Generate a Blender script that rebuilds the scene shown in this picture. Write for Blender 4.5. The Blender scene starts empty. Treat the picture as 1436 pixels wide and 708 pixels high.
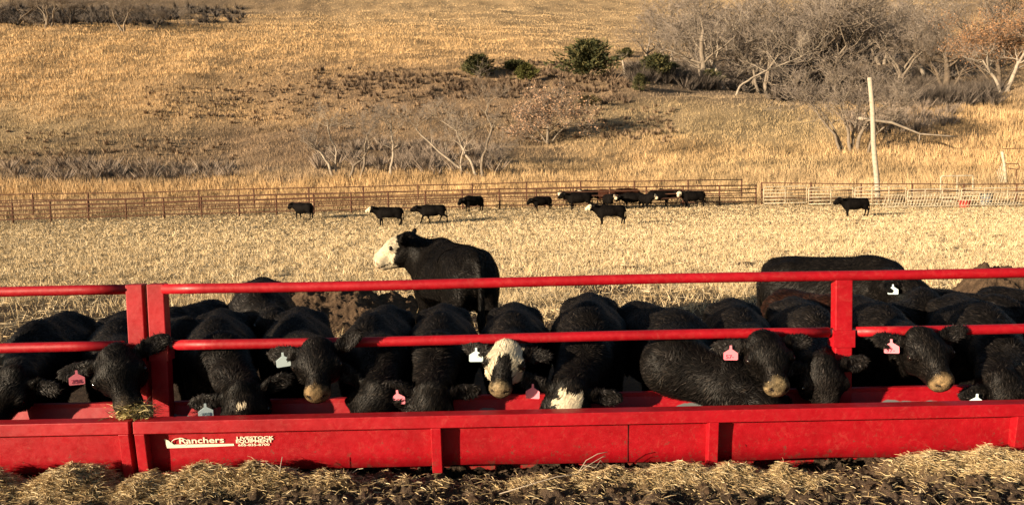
import bpy, math, random
import numpy as np
from mathutils import Vector, Matrix
R = math.radians
random.seed(7); rng = np.random.default_rng(11)
scene = bpy.context.scene
col = scene.collection

# ------------------------------------------------------------------ camera, light, exposure
F_PX, CX, CY = 1154.0, 718.0, 354.0
CAM = np.array([0.0, 0.0, 1.75]); PITCH = math.atan(84 / F_PX); ROLL = 0.0201
_f0 = np.array([0, math.cos(PITCH), -math.sin(PITCH)]); _u0 = np.array([0, math.sin(PITCH), math.cos(PITCH)]); _r0 = np.array([1.0, 0, 0])
_r = math.cos(ROLL) * _r0 - math.sin(ROLL) * _u0; _u = math.sin(ROLL) * _r0 + math.cos(ROLL) * _u0
cd = bpy.data.cameras.new('camera'); cam = bpy.data.objects.new('camera', cd); col.objects.link(cam); scene.camera = cam
cd.sensor_width = 36; cd.lens = 36 * F_PX / 1436; cd.clip_start = 0.05; cd.clip_end = 2000
m = Matrix.Identity(4)
for i in range(3):
    m[i][0] = _r[i]; m[i][1] = _u[i]; m[i][2] = -_f0[i]; m[i][3] = CAM[i]
cam.matrix_world = m
SUN_AZ, SUN_EL = 34.0, 11.5                       # light travels towards +x, a little away from the camera
sd = np.array([-math.cos(R(SUN_AZ)) * math.cos(R(SUN_EL)), -math.sin(R(SUN_AZ)) * math.cos(R(SUN_EL)), math.sin(R(SUN_EL))])
world = bpy.data.worlds.new('World'); scene.world = world; world.use_nodes = True
wn = world.node_tree.nodes; sky = wn.new('ShaderNodeTexSky'); sky.sky_type = 'NISHITA'; sky.sun_disc = False
sky.sun_elevation = R(SUN_EL); sky.sun_rotation = math.atan2(sd[0], sd[1])
wn['Background'].inputs['Strength'].default_value = 0.045
world.node_tree.links.new(sky.outputs[0], wn['Background'].inputs['Color'])
sl = bpy.data.lights.new('sun', 'SUN'); sl.energy = 5.0; sl.angle = R(0.5); sl.color = (1.0, 0.80, 0.56)
so = bpy.data.objects.new('sun', sl); col.objects.link(so); so.rotation_euler = Vector(-sd).to_track_quat('-Z', 'Y').to_euler(); so.location = (-30, -10, 30)
scene.view_settings.view_transform = 'Standard'; scene.view_settings.look = 'None'
scene.view_settings.exposure = 1.15; scene.view_settings.gamma = 1.0
scene.cycles.max_bounces = 5; scene.cycles.diffuse_bounces = 2

def ray(px, py):
    return _f0 + (px - CX) / F_PX * _r - (py - CY) / F_PX * _u
def at(px, py, Y):                                # the point on a photo ray at world distance Y
    d = ray(px, py); return CAM + d * (Y / d[1])

# ------------------------------------------------------------------ helpers
def tag(o, label=None, cat=None, group=None, kind=None):
    if label: o['label'] = label
    if cat: o['category'] = cat
    if group: o['group'] = group
    if kind: o['kind'] = kind
    return o
def empty(name, loc, label, cat, group=None, rz=0):
    o = bpy.data.objects.new(name, None); col.objects.link(o); o.location = tuple(loc); o.rotation_euler = (0, 0, rz)
    return tag(o, label, cat, group)
def mk(name, V, Fc, mat, parent=None, colr=None, smooth=False, mi=None):
    """V Nx3, Fc MxK index array (or list of such arrays)"""
    V = np.asarray(V, dtype=np.float32).reshape(-1, 3)
    if not isinstance(Fc, list): Fc = [Fc]
    Fc = [np.asarray(f, dtype=np.int32) for f in Fc if len(f)]
    me = bpy.data.meshes.new(name)
    me.vertices.add(len(V)); me.vertices.foreach_set('co', V.ravel())
    idx = np.concatenate([f.ravel() for f in Fc]); tot = np.concatenate([np.full(len(f), f.shape[1], np.int32) for f in Fc])
    st = np.concatenate([[0], np.cumsum(tot)[:-1]]).astype(np.int32)
    me.loops.add(len(idx)); me.loops.foreach_set('vertex_index', idx)
    me.polygons.add(len(tot)); me.polygons.foreach_set('loop_start', st); me.polygons.foreach_set('loop_total', tot)
    me.polygons.foreach_set('use_smooth', (tot <= 4) & bool(smooth))
    if colr is not None:
        a = me.color_attributes.new('tint', 'FLOAT_COLOR', 'POINT')
        c = np.ones((len(V), 4), np.float32); c[:, :3] = colr; a.data.foreach_set('color', c.ravel())
    for mm in (mat if isinstance(mat, (list, tuple)) else [mat]): me.materials.append(mm)
    if mi is not None: me.polygons.foreach_set('material_index', mi)
    me.update(calc_edges=True)
    o = bpy.data.objects.new(name, me); col.objects.link(o)
    if parent is not None: o.parent = parent
    return o
class MB:
    def __init__(s): s.v = []; s.f = {}; s.n = 0
    def add(s, V, Fc):
        V = np.asarray(V, float).reshape(-1, 3)
        for f in Fc: s.f.setdefault(len(f), []).append([i + s.n for i in f])
        s.v.append(V); s.n += len(V); return s
    def box(s, a, b):
        x0, y0, z0 = a; x1, y1, z1 = b
        return s.hexa([(x0,y0,z0),(x1,y0,z0),(x1,y1,z0),(x0,y1,z0)], [(x0,y0,z1),(x1,y0,z1),(x1,y1,z1),(x0,y1,z1)])
    def hexa(s, lo, hi):
        return s.add(list(lo) + list(hi), [(3,2,1,0),(4,5,6,7),(0,1,5,4),(1,2,6,5),(2,3,7,6),(3,0,4,7)])
    def tube(s, pts, r, n=12, cap=True):
        pts = [np.asarray(p, float) for p in pts]; k = len(pts)
        rr = [r] * k if np.isscalar(r) else r
        V = []; up = None
        for i, p in enumerate(pts):
            t = pts[min(i + 1, k - 1)] - pts[max(i - 1, 0)]; t = t / np.linalg.norm(t)
            if up is None: up = np.array([0, 0, 1.0]) if abs(t[2]) < .9 else np.array([1.0, 0, 0])
            a = np.cross(t, up); a /= np.linalg.norm(a); b = np.cross(a, t); up = b
            for j in range(n):
                th = 2 * math.pi * j / n; V.append(p + rr[i] * (math.cos(th) * a + math.sin(th) * b))
        Fc = [(i*n+j, i*n+(j+1) % n, (i+1)*n+(j+1) % n, (i+1)*n+j) for i in range(k-1) for j in range(n)]
        if cap: Fc += [tuple(range(n))[::-1], tuple((k-1)*n + j for j in range(n))]
        return s.add(V, Fc)
    def build(s, name, mat, parent=None, smooth=False, colr=None):
        return mk(name, np.concatenate(s.v), [np.array(v) for v in s.f.values()], mat, parent, colr, smooth)
def bevel(o, w=.004, seg=2):
    b = o.modifiers.new('bevel', 'BEVEL'); b.width = w; b.segments = seg; b.limit_method = 'ANGLE'; b.harden_normals = False
    return o
def prisms(P0, P1, R0, R1, n=3):
    """many open tapered prisms at once"""
    P0 = np.asarray(P0, float); P1 = np.asarray(P1, float); N = len(P0)
    t = P1 - P0; t /= np.maximum(np.linalg.norm(t, axis=1, keepdims=True), 1e-9)
    up = np.where(np.abs(t[:, 2:3]) < .9, np.array([[0, 0, 1.0]]), np.array([[1.0, 0, 0]]))
    a = np.cross(t, up); a /= np.linalg.norm(a, axis=1, keepdims=True); b = np.cross(a, t)
    th = np.arange(n) * 2 * np.pi / n
    ring = np.cos(th)[None, :, None] * a[:, None, :] + np.sin(th)[None, :, None] * b[:, None, :]
    V = np.concatenate([P0[:, None, :] + ring * np.asarray(R0)[:, None, None], P1[:, None, :] + ring * np.asarray(R1)[:, None, None]], axis=1)
    j = np.arange(n); q = np.stack([j, (j + 1) % n, (j + 1) % n + n, j + n], 1)
    Fc = (q[None] + (np.arange(N) * 2 * n)[:, None, None]).reshape(-1, 4)
    return V.reshape(-1, 3), Fc
class Noise:                                       # cheap smooth noise: sum of sines in random directions
    def __init__(s, seed, n=14, dim=3):
        g = np.random.default_rng(seed); d = g.normal(size=(n, dim)); d /= np.linalg.norm(d, axis=1, keepdims=True)
        s.k = d * g.uniform(.6, 1.7, (n, 1)); s.p = g.uniform(0, 6.28, n)
    def __call__(s, P, freq):
        P = np.asarray(P, float); out = np.zeros(P.shape[:-1])
        for k, p in zip(s.k, s.p): out += np.sin(P @ (k * freq * 6.28) + p)
        return out / math.sqrt(len(s.p)) * 1.0
N1, N2, N3, N4 = Noise(1), Noise(2), Noise(3), Noise(4)
def fbm(P, f, oct=4, g=.5):
    o = 0; a = 1
    for i in range(oct): o = o + a * (N1, N2, N3, N4)[i % 4](P, f); f *= 2.1; a *= g
    return o

# materials
def mat(name, base=(.5,.5,.5), rough=.7, spec=.5, build=None, **kw):
    M = bpy.data.materials.new(name); M.use_nodes = True; nt = M.node_tree; b = nt.nodes['Principled BSDF']
    b.inputs['Base Color'].default_value = (*base, 1); b.inputs['Roughness'].default_value = rough
    b.inputs['Specular IOR Level'].default_value = spec
    for k, v in kw.items(): b.inputs[k.replace('_', ' ')].default_value = v
    if build: build(nt, b)
    return M
def nnode(nt, scale, detail=4, rough=.55, dist=0, vec=None, world=True):
    n = nt.nodes.new('ShaderNodeTexNoise'); n.inputs['Scale'].default_value = scale; n.inputs['Detail'].default_value = detail
    n.inputs['Roughness'].default_value = rough; n.inputs['Distortion'].default_value = dist
    if vec is None:
        g = nt.nodes.new('ShaderNodeTexCoord'); vec = g.outputs['Object']
    nt.links.new(vec, n.inputs['Vector']); return n.outputs['Fac']
def ramp(nt, fac, stops, interp='LINEAR'):
    r = nt.nodes.new('ShaderNodeValToRGB'); r.color_ramp.interpolation = interp
    e = r.color_ramp.elements
    while len(e) < len(stops): e.new(.5)
    for el, (p, c) in zip(e, stops): el.position = p; el.color = (*c, 1) if len(c) == 3 else c
    nt.links.new(fac, r.inputs['Fac']); return r.outputs['Color']
def mix(nt, fac, a, b, mode='MIX'):
    n = nt.nodes.new('ShaderNodeMix'); n.data_type = 'RGBA'; n.blend_type = mode
    if isinstance(fac, (int, float)): n.inputs['Factor'].default_value = fac
    else: nt.links.new(fac, n.inputs['Factor'])
    for s, v in (('A', a), ('B', b)):
        sk = [i for i in n.inputs if i.name == s and i.type == 'RGBA'][0]
        if isinstance(v, tuple): sk.default_value = (*v, 1)
        else: nt.links.new(v, sk)
    return [o for o in n.outputs if o.type == 'RGBA'][0]
def bump(nt, b, fac, strength=.5, dist=.01):
    n = nt.nodes.new('ShaderNodeBump'); n.inputs['Strength'].default_value = strength; n.inputs['Distance'].default_value = dist
    nt.links.new(fac, n.inputs['Height']); nt.links.new(n.outputs['Normal'], b.inputs['Normal'])
def attr(nt, name='tint'):
    a = nt.nodes.new('ShaderNodeAttribute'); a.attribute_name = name; return a.outputs['Color']
def b_grass(nt, b):
    c = attr(nt); n = nnode(nt, .9, 3)
    nt.links.new(mix(nt, 1.0, c, ramp(nt, n, [(.3, (.8, .8, .8)), (.7, (1.15, 1.12, 1.08))]), 'MULTIPLY'), b.inputs['Base Color'])
M_grass = mat('dry_grass', rough=.75, spec=.15, build=b_grass)
def b_ground(nt, b):
    c = attr(nt); n = nnode(nt, 6, 8, .7); n2 = nnode(nt, 45, 5, .7)
    x = mix(nt, 1.0, c, ramp(nt, n, [(.3, (.55, .52, .5)), (.7, (1.3, 1.3, 1.3))]), 'MULTIPLY')
    x = mix(nt, 1.0, x, ramp(nt, n2, [(.3, (.7, .7, .7)), (.7, (1.2, 1.2, 1.2))]), 'MULTIPLY')
    nt.links.new(x, b.inputs['Base Color']); bump(nt, b, n, .8, .15)
M_ground = mat('ground', rough=.95, spec=.1, build=b_ground)
def b_dirt(nt, b):
    n = nnode(nt, 9, 10, .7); n2 = nnode(nt, 60, 6, .7)
    x = ramp(nt, n, [(.3, (.035, .023, .016)), (.5, (.08, .053, .034)), (.72, (.15, .10, .065))])
    x = mix(nt, 1.0, x, ramp(nt, n2, [(.3, (.6, .6, .6)), (.7, (1.4, 1.35, 1.25))]), 'MULTIPLY')
    nt.links.new(x, b.inputs['Base Color']); bump(nt, b, n2, 1.0, .02)
M_dirt = mat('dirt', rough=.95, spec=.15, build=b_dirt)
def b_red(nt, b, worn=False):
    n = nnode(nt, 3.0, 8, .65); n2 = nnode(nt, 28, 8, .75); g = nt.nodes.new('ShaderNodeTexCoord')
    x = ramp(nt, n, [(.3, (.26, .002, .006)), (.65, (.38, .003, .010))])
    x = mix(nt, 1.0, x, ramp(nt, n2, [(.3, (.86, .86, .86)), (.75, (1.08, 1.2, 1.2))]), 'MULTIPLY')
    sc = nnode(nt, 16, 12, .8, 1.2)                                  # scuffs, dust and chips
    x = mix(nt, ramp(nt, sc, [(.53, (0, 0, 0)), (.68, (.24, .24, .24))]), x, (.46, .12, .09))
    ch = nnode(nt, 9, 10, .85, .4)
    x = mix(nt, ramp(nt, ch, [(.665, (0, 0, 0)), (.675, (1, 1, 1))]), x, (.20, .10, .06))
    if not worn:                                                     # dried mud splashed on the low part
        sp = nt.nodes.new('ShaderNodeSeparateXYZ'); nt.links.new(g.outputs['Object'], sp.inputs[0]); md = nnode(nt, 19, 12, .85)
        ad = nt.nodes.new('ShaderNodeMath'); ad.operation = 'MULTIPLY_ADD'; nt.links.new(sp.outputs['Z'], ad.inputs[0]); ad.inputs[1].default_value = -.42; nt.links.new(md, ad.inputs[2])
        x = mix(nt, ramp(nt, ad.outputs[0], [(.455, (0, 0, 0)), (.50, (.75, .75, .75))]), x, (.10, .055, .035))
    if worn:                                                         # paint gone to grey steel low on the trough's inner side
        sp = nt.nodes.new('ShaderNodeSeparateXYZ'); nt.links.new(g.outputs['Object'], sp.inputs[0])
        big = nnode(nt, 1.6, 6, .6)
        ad = nt.nodes.new('ShaderNodeMath'); ad.operation = 'MULTIPLY_ADD'; nt.links.new(big, ad.inputs[0]); ad.inputs[1].default_value = .22; nt.links.new(sp.outputs['Z'], ad.inputs[2])
        x = mix(nt, ramp(nt, ad.outputs[0], [(.508, (1, 1, 1)), (.514, (0, 0, 0))]), x, (.13, .15, .15))
    nt.links.new(x, b.inputs['Base Color'])
    rr = ramp(nt, n2, [(.3, (.36, .36, .36)), (.7, (.62, .62, .62))]); nt.links.new(rr, b.inputs['Roughness'])
    bump(nt, b, nnode(nt, 5, 3), .25, .02)
M_red = mat('red_paint', rough=.42, spec=.4, build=b_red)
M_redworn = mat('worn_red_paint', rough=.5, spec=.35, build=lambda nt, b: b_red(nt, b, True))
def b_rust(nt, b):
    n = nnode(nt, 3, 6); nt.links.new(ramp(nt, n, [(.3, (.075, .035, .022)), (.7, (.14, .066, .04))]), b.inputs['Base Color'])
M_rust = mat('rusty_pipe', rough=.8, spec=.2, build=b_rust)
def b_cream(nt, b):
    n = nnode(nt, 4, 6); nt.links.new(ramp(nt, n, [(.35, (.32, .25, .16)), (.65, (.58, .52, .39))]), b.inputs['Base Color'])
M_cream = mat('cream_pipe', rough=.6, spec=.3, build=b_cream)
M_steel = mat('bare_steel', (.16, .14, .13), .45, .5)
M_black = mat('dark_gap', (.01, .008, .008), .8, .2)
M_decal = mat('cream_decal', (.78, .72, .56), .5, .3)
def wood(name, c0, c1, sc=8):
    def f(nt, b):
        n = nnode(nt, sc, 6, .7); nt.links.new(ramp(nt, n, [(.3, c0), (.7, c1)]), b.inputs['Base Color'])
    return mat(name, rough=.9, spec=.1, build=f)
M_pole = wood('weathered_pole', (.30, .25, .19), (.48, .42, .34), 6)
M_bark = wood('grey_bark', (.15, .12, .092), (.27, .225, .175), 2)
M_palebark = wood('pale_bark', (.25, .205, .16), (.42, .36, .285), 1.5)
M_darkbark = wood('dark_bark', (.09, .07, .05), (.18, .14, .105), 2)
M_twig = wood('twigs', (.175, .145, .125), (.29, .245, .205), .6)
def b_tint(nt, b): nt.links.new(attr(nt), b.inputs['Base Color'])
M_leaf = mat('foliage', rough=.8, spec=.1, build=b_tint)
def b_hay(nt, b):
    n = nnode(nt, 25, 6, .7); nt.links.new(mix(nt, 1.0, attr(nt), ramp(nt, n, [(.3, (.75, .75, .75)), (.7, (1.15, 1.15, 1.1))]), 'MULTIPLY'), b.inputs['Base Color'])
M_hay = mat('hay_straw', rough=.7, spec=.25, build=b_hay)
def b_coat(nt, b):
    n = nnode(nt, 38, 6, .65, 1.5); n2 = nnode(nt, 9, 5, .6, .8)
    x = mix(nt, 1.0, attr(nt), ramp(nt, n2, [(.3, (.6, .6, .62)), (.7, (1.5, 1.42, 1.35))]), 'MULTIPLY')
    nt.links.new(x, b.inputs['Base Color'])
    mm = nt.nodes.new('ShaderNodeMath'); mm.operation = 'ADD'; nt.links.new(n, mm.inputs[0]); nt.links.new(n2, mm.inputs[1])
    bump(nt, b, mm.outputs[0], .6, .012)
M_coat = mat('cattle_coat', rough=.75, spec=.05, build=b_coat)
M_hair = mat('cattle_hair', rough=.5, spec=.13, build=b_tint)
M_eye = mat('eye', (.008, .005, .004), .08, .6)
M_hoof = mat('hoof', (.03, .025, .02), .6, .3)
M_pink = mat('pink_tag', (.86, .24, .30), .5, .3)
M_white = mat('white_tag', (.66, .80, .82), .5, .3)
M_ink = mat('tag_ink', (.30, .05, .09), .6, .2)
M_inkgrey = mat('faded_ink', (.28, .36, .36), .6, .2)

# ------------------------------------------------------------------ terrain
COLS = [  # (photo column, [(distance, photo row), ...]) of the hillside profile
 (0,   [(60,316),(66,303),(80,265),(100,232),(130,192),(160,140),(200,95),(240,55),(265,37),(300,35),(340,10),(420,-60),(520,-120)]),
 (350, [(60,305),(66,296),(80,264),(100,228),(125,184),(150,150),(175,117),(190,101),(230,70),(300,35),(330,22),(420,-50),(520,-110)]),
 (700, [(60,296),(66,289),(80,257),(95,225),(115,185),(135,150),(155,115),(165,99),(185,97),(230,75),(300,40),(360,15),(420,-20),(520,-90)]),
 (900, [(60,293),(66,285),(80,255),(95,225),(115,180),(130,142),(142,116),(152,105),(168,108),(200,90),(260,65),(330,45),(400,15),(520,-60)]),
 (1050,[(60,291),(66,283),(80,250),(95,215),(115,165),(128,137),(150,140),(200,110),(260,70),(330,40),(400,10),(520,-60)]),
 (1200,[(60,292),(66,284),(80,245),(95,207),(110,172),(120,152),(145,150),(190,115),(250,80),(330,40),(400,0),(520,-70)]),
 (1436,[(60,291),(66,282),(80,245),(100,192),(120,142),(130,126),(150,125),(190,90),(250,60),(300,30),(330,10),(400,-30),(520,-90)])]
DG = np.linspace(0, 560, 1121)
def _prof(px, pts):
    hor = 270 - ROLL * (px - 718)
    d = [-50, 4.75, 5.3, 12, 25, 42, 52] + [p[0] for p in pts] + [560]
    h = [.02, .02, 0, 0, -.1, -.25, -.12] + [1.75 + p[0] * (hor - p[1]) / F_PX for p in pts]
    h.append(h[-1] - 2)
    v = np.interp(DG, d, h)
    k = np.array([1, 2, 3, 4, 5, 6, 7, 6, 5, 4, 3, 2, 1.]); k /= k.sum()
    s = np.convolve(np.pad(v, 6, mode='edge'), k, 'valid')
    w = np.clip((DG - 20) / 20, 0, 1); return v * (1 - w) + s * w
_T = np.array([(c[0] - 718) / F_PX for c in COLS]); _P = np.array([_prof(*c) for c in COLS])
_TG = np.linspace(-.66, .66, 133)
_PG = np.array([[np.interp(t, _T, _P[:, j]) for j in range(len(DG))] for t in _TG])
_k = np.hanning(15); _k /= _k.sum()
_PG = np.apply_along_axis(lambda a: np.convolve(np.pad(a, 7, mode='edge'), _k, 'valid'), 0, _PG)
def terrain(x, y):
    x = np.asarray(x, float); y = np.asarray(y, float)
    t = np.clip(x / np.maximum(y, 1), -.66, .66); ti = (t + .66) / 1.32 * 132; i = np.clip(ti.astype(int), 0, 131); a = ti - i
    dj = np.clip(y, 0, 559) * 2; j = np.clip(dj.astype(int), 0, 1119); b = dj - j
    h = (_PG[i, j] * (1 - a) + _PG[i + 1, j] * a) * (1 - b) + (_PG[i, j + 1] * (1 - a) + _PG[i + 1, j + 1] * a) * b
    P = np.stack([x, y, np.zeros_like(x)], -1)
    w = np.clip((y - 62) / 40, 0, 1)
    return h + w * (.45 * N1(P, 1 / 28.) + .18 * N2(P, 1 / 8.)) + np.clip((y - 7) / 6, 0, 1) * .02 * N3(P, 1 / 2.2)
def hit(px, py, d0=58, d1=500):                    # where a photo ray meets the hillside
    d = ray(px, py); ys = np.linspace(d0, d1, 1800); P = CAM[None] + d[None] * (ys / d[1])[:, None]
    below = P[:, 2] < terrain(P[:, 0], P[:, 1]); i = int(np.argmax(below)) if below.any() else len(ys) - 1
    p = P[i].copy(); p[2] = float(terrain(p[0], p[1])); return p
# ground colour zones, authored from the photo and fixed to the hillside
def to_px(x, y, z):
    v = np.stack([x, y, z], -1) - CAM; f = v @ _f0
    f = np.where(np.abs(f) < .1, .1, f)
    return CX + F_PX * (v @ _r) / f, CY - F_PX * (v @ _u) / f
GOLD, TAN, BROWN, OLIVE, GREY, DARK = (.56,.375,.185), (.48,.35,.20), (.23,.16,.105), (.34,.265,.15), (.29,.225,.165), (.13,.105,.085)
ZONES = [(200,80,420,58,GOLD,1.6,.9),(620,60,250,30,GOLD,.9,.7),(700,20,260,22,TAN,1.5,.4),(560,124,240,36,BROWN,2.8,.35),(480,195,300,26,BROWN,1.5,.35),(120,222,230,26,BROWN,1.6,.4),(640,150,120,18,BROWN,1.2,.3),(720,140,130,22,BROWN,1.0,.35),
 (330,160,160,18,GOLD,.7,.8),(60,200,190,24,OLIVE,2.2,.5),(330,195,200,12,BROWN,1.0,.4),(300,212,260,16,BROWN,1.0,.35),(150,240,240,12,GREY,1.8,.6),(150,272,260,14,GOLD,1.2,.8),
 (850,175,240,28,OLIVE,1.0,.35),(600,190,170,25,BROWN,.8,.3),(600,262,330,14,GOLD,1.3,.8),(980,215,130,26,GOLD,1.1,.7),(1100,180,110,30,OLIVE,1.3,.35),
 (1320,190,150,52,GOLD,1.8,.95),(1290,195,70,26,GREY,.9,.6),(1080,235,160,18,OLIVE,.9,.35),(1250,262,220,14,TAN,1.2,.8),(1180,90,260,48,DARK,2.6,.25),(1000,122,110,14,DARK,1.2,.25),
 (1420,50,60,36,GOLD,2.4,.6),(150,12,220,15,DARK,3.5,.3),(860,55,90,12,TAN,1.5,.25),(1400,10,80,10,DARK,2,.3)]  # upper left dark zone paints tree shade into ground and grass colour
def zone(x, y, z):
    px, py = to_px(x, y, z); P = np.stack([x, y, z * .5], -1)
    jx = 26 * N1(P, 1 / 25.) ; jy = 8 * N2(P, 1 / 18.)
    px = px + jx; py = py + jy
    W = np.full(px.shape, .35); C = np.array(TAN)[None] * W[..., None]; H = W * .5
    for cx, cy, rx, ry, c, w, h in ZONES:
        g = w * np.exp(-((px - cx) / rx) ** 2 - ((py - cy) / ry) ** 2); W = W + g; C = C + g[..., None] * np.array(c); H = H + g * h
    C = C / W[..., None]; H = H / W
    s = 1 + .10 * N3(P, 1 / 9.) + .06 * N4(P, 1 / 3.) + .13 * N2(P * np.array([.25, 1, 1]), 1 / 9.)
    return np.clip(C * s[..., None], .02, .9), H
ys = np.concatenate([np.linspace(-12, 4, 20), np.linspace(4.3, 12, 60), np.geomspace(12.3, 62, 110), np.geomspace(63, 560, 270)])
ts = np.linspace(-1.05, 1.05, 320)
X = ts[None, :] * (np.maximum(ys, 0) + 22)[:, None]; Y = np.repeat(ys[:, None], len(ts), 1); Z = terrain(X, Y)
V = np.stack([X, Y, Z], -1).reshape(-1, 3)
C, _ = zone(V[:, 0], V[:, 1], V[:, 2]); C = C * .92
straw = np.array([.52, .40, .23]); mud = np.array([.075, .052, .036])
nf = fbm(V, 1 / 3.5, 3)
wf = np.clip((64 - V[:, 1]) / 3, 0, 1)[:, None]; C = C * (1 - wf) + straw * (.85 + .1 * nf[:, None]) * .75 * wf
wm = np.clip((14.3 + 2.0 * nf - V[:, 1]) / 2.6, 0, 1)[:, None]; C = C * (1 - wm) + mud * wm
i0 = np.arange(len(ys) - 1)[:, None] * len(ts) + np.arange(len(ts) - 1)[None]
tag(mk('ground', V, np.stack([i0, i0 + 1, i0 + 1 + len(ts), i0 + len(ts)], -1).reshape(-1, 4), M_ground, colr=C, smooth=True), kind='structure')

def blades(P, Hh, W, lean, colr, curve=False, seed=0):
    """triangular blades from base points P"""
    g = np.random.default_rng(seed); n = len(P); a = g.uniform(0, 6.283, n)
    dx = np.stack([np.cos(a), np.sin(a), np.zeros(n)], 1) * (W / 2)[:, None]
    b = g.uniform(0, 6.283, n); l = lean * g.uniform(.2, 1, n)
    tip = P + np.stack([np.cos(b) * l * Hh, np.sin(b) * l * Hh, Hh * np.sqrt(np.clip(1 - .5 * l * l, .1, 1))], 1)
    V = np.stack([P - dx, P + dx, tip], 1).reshape(-1, 3)
    return V, np.arange(3 * n).reshape(-1, 3), np.repeat(colr, 3, 0)
# hillside grass: blade clumps spread through the slope
n = 760000
d = 63 * (430 / 63) ** rng.uniform(0, 1, n); t = rng.uniform(-.72, .72, n); x = t * d; y = d
# clump the points
x = x + .0; z = terrain(x, y); P = np.stack([x, y, z], -1)
Cb, Hb = zone(x, y, z)
cl = fbm(P * np.array([1, .6, 0]), 1 / 2.2, 2); cl2 = N4(P, 1 / 6.)
keep = rng.uniform(0, 1, n) < np.clip(.75 + .3 * cl, .25, 1); P, Cb, Hb, cl, cl2, d = P[keep], Cb[keep], Hb[keep], cl[keep], cl2[keep], d[keep]; n = len(P)
near = np.clip((90 - P[:, 1]) / 25, 0, 1)
hh = Hb * rng.uniform(.5, 1.25, n) * (1.0 + .1 * near) * (1 + .25 * cl)
Cb = Cb * (rng.uniform(.86, 1.14, n) * (1 + .08 * cl2))[:, None] * np.array([1, 1, 1])
V, Fc, Cc = blades(P - [0, 0, .05], np.clip(hh, .15, 2), np.clip(d * .0006, .04, .2) * rng.uniform(.6, 1.4, n), .5, Cb, seed=3)
tag(mk('hillside_grass', V, Fc, M_grass, colr=Cc), 'dry golden and tan prairie grass covering the hillside', 'grass', kind='stuff')
# stubble field
n = 620000
d = 8.2 * (64 / 8.2) ** (rng.uniform(0, 1, n) ** .92); x = rng.uniform(-.78, .78, n) * d; P = np.stack([x, d, terrain(x, d)], -1)
cl = fbm(P, 1 / .7, 2); cl3 = N2(P * np.array([.3, 1, 1]), 1 / 1.6)
edge = 13.8 + 2.2 * fbm(P, 1 / 3.5, 3)
keep = (rng.uniform(0, 1, n) < np.clip(.55 + .35 * cl + .3 * cl3, .08, 1)) & ((d > edge) | (rng.uniform(0, 1, n) < .16)); P, cl, d = P[keep], cl[keep], d[keep]; n = len(P)
pal = np.array([(.67,.53,.32),(.58,.44,.25),(.73,.61,.41),(.54,.40,.22),(.42,.31,.17)])
Cb = pal[rng.choice(5, n, p=[.36,.26,.2,.12,.06])] * (rng.uniform(.85, 1.12, n) * (1 - .22 * np.clip((P[:, 1] - 50) / 8, 0, 1) * (.6 + .4 * N1(P, 1 / 5.))) * (1 + .10 * N4(P * np.array([.3, 1, 1]), 1 / 4.)))[:, None]
V, Fc, Cc = blades(P, rng.uniform(.05, .19, n) * (1 + .3 * cl), np.clip(d * .0008, .007, .04) * rng.uniform(.6, 1.3, n), 1.1, Cb, seed=4)
m2 = 200000                                        # fallen straws
d = 8.2 * (62 / 8.2) ** rng.uniform(0, 1, m2); x = rng.uniform(-.78, .78, m2) * d; P = np.stack([x, d, terrain(x, d) + rng.uniform(.01, .05, m2)], -1)
keep = (d > 13.6 + 2.2 * fbm(P, 1 / 3.5, 3)) | (rng.uniform(0, 1, m2) < .15); P, d = P[keep], d[keep]; m2 = len(P)
a = rng.uniform(0, 6.283, m2); L = rng.uniform(.04, .12, m2) * (1 + d * .012); dr = np.stack([np.cos(a), np.sin(a), rng.normal(0, .18, m2)], 1); sw = np.stack([-np.sin(a), np.cos(a), rng.normal(0, .6, m2)], 1) * (np.clip(d * .0004, .003, .018))[:, None]
V2 = np.stack([P - dr * L[:, None] - sw, P - dr * L[:, None] + sw, P + dr * L[:, None]], 1).reshape(-1, 3)
C2 = np.repeat(pal[rng.choice(5, m2, p=[.4,.22,.26,.08,.04])] * 1.05, 3, 0)
tag(mk('crop_stubble', np.concatenate([V, V2]), np.arange(len(V) + len(V2)).reshape(-1, 3), M_grass, colr=np.concatenate([Cc, C2])), 'pale straw stubble and litter over the flat field', 'stubble', kind='stuff')

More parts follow.
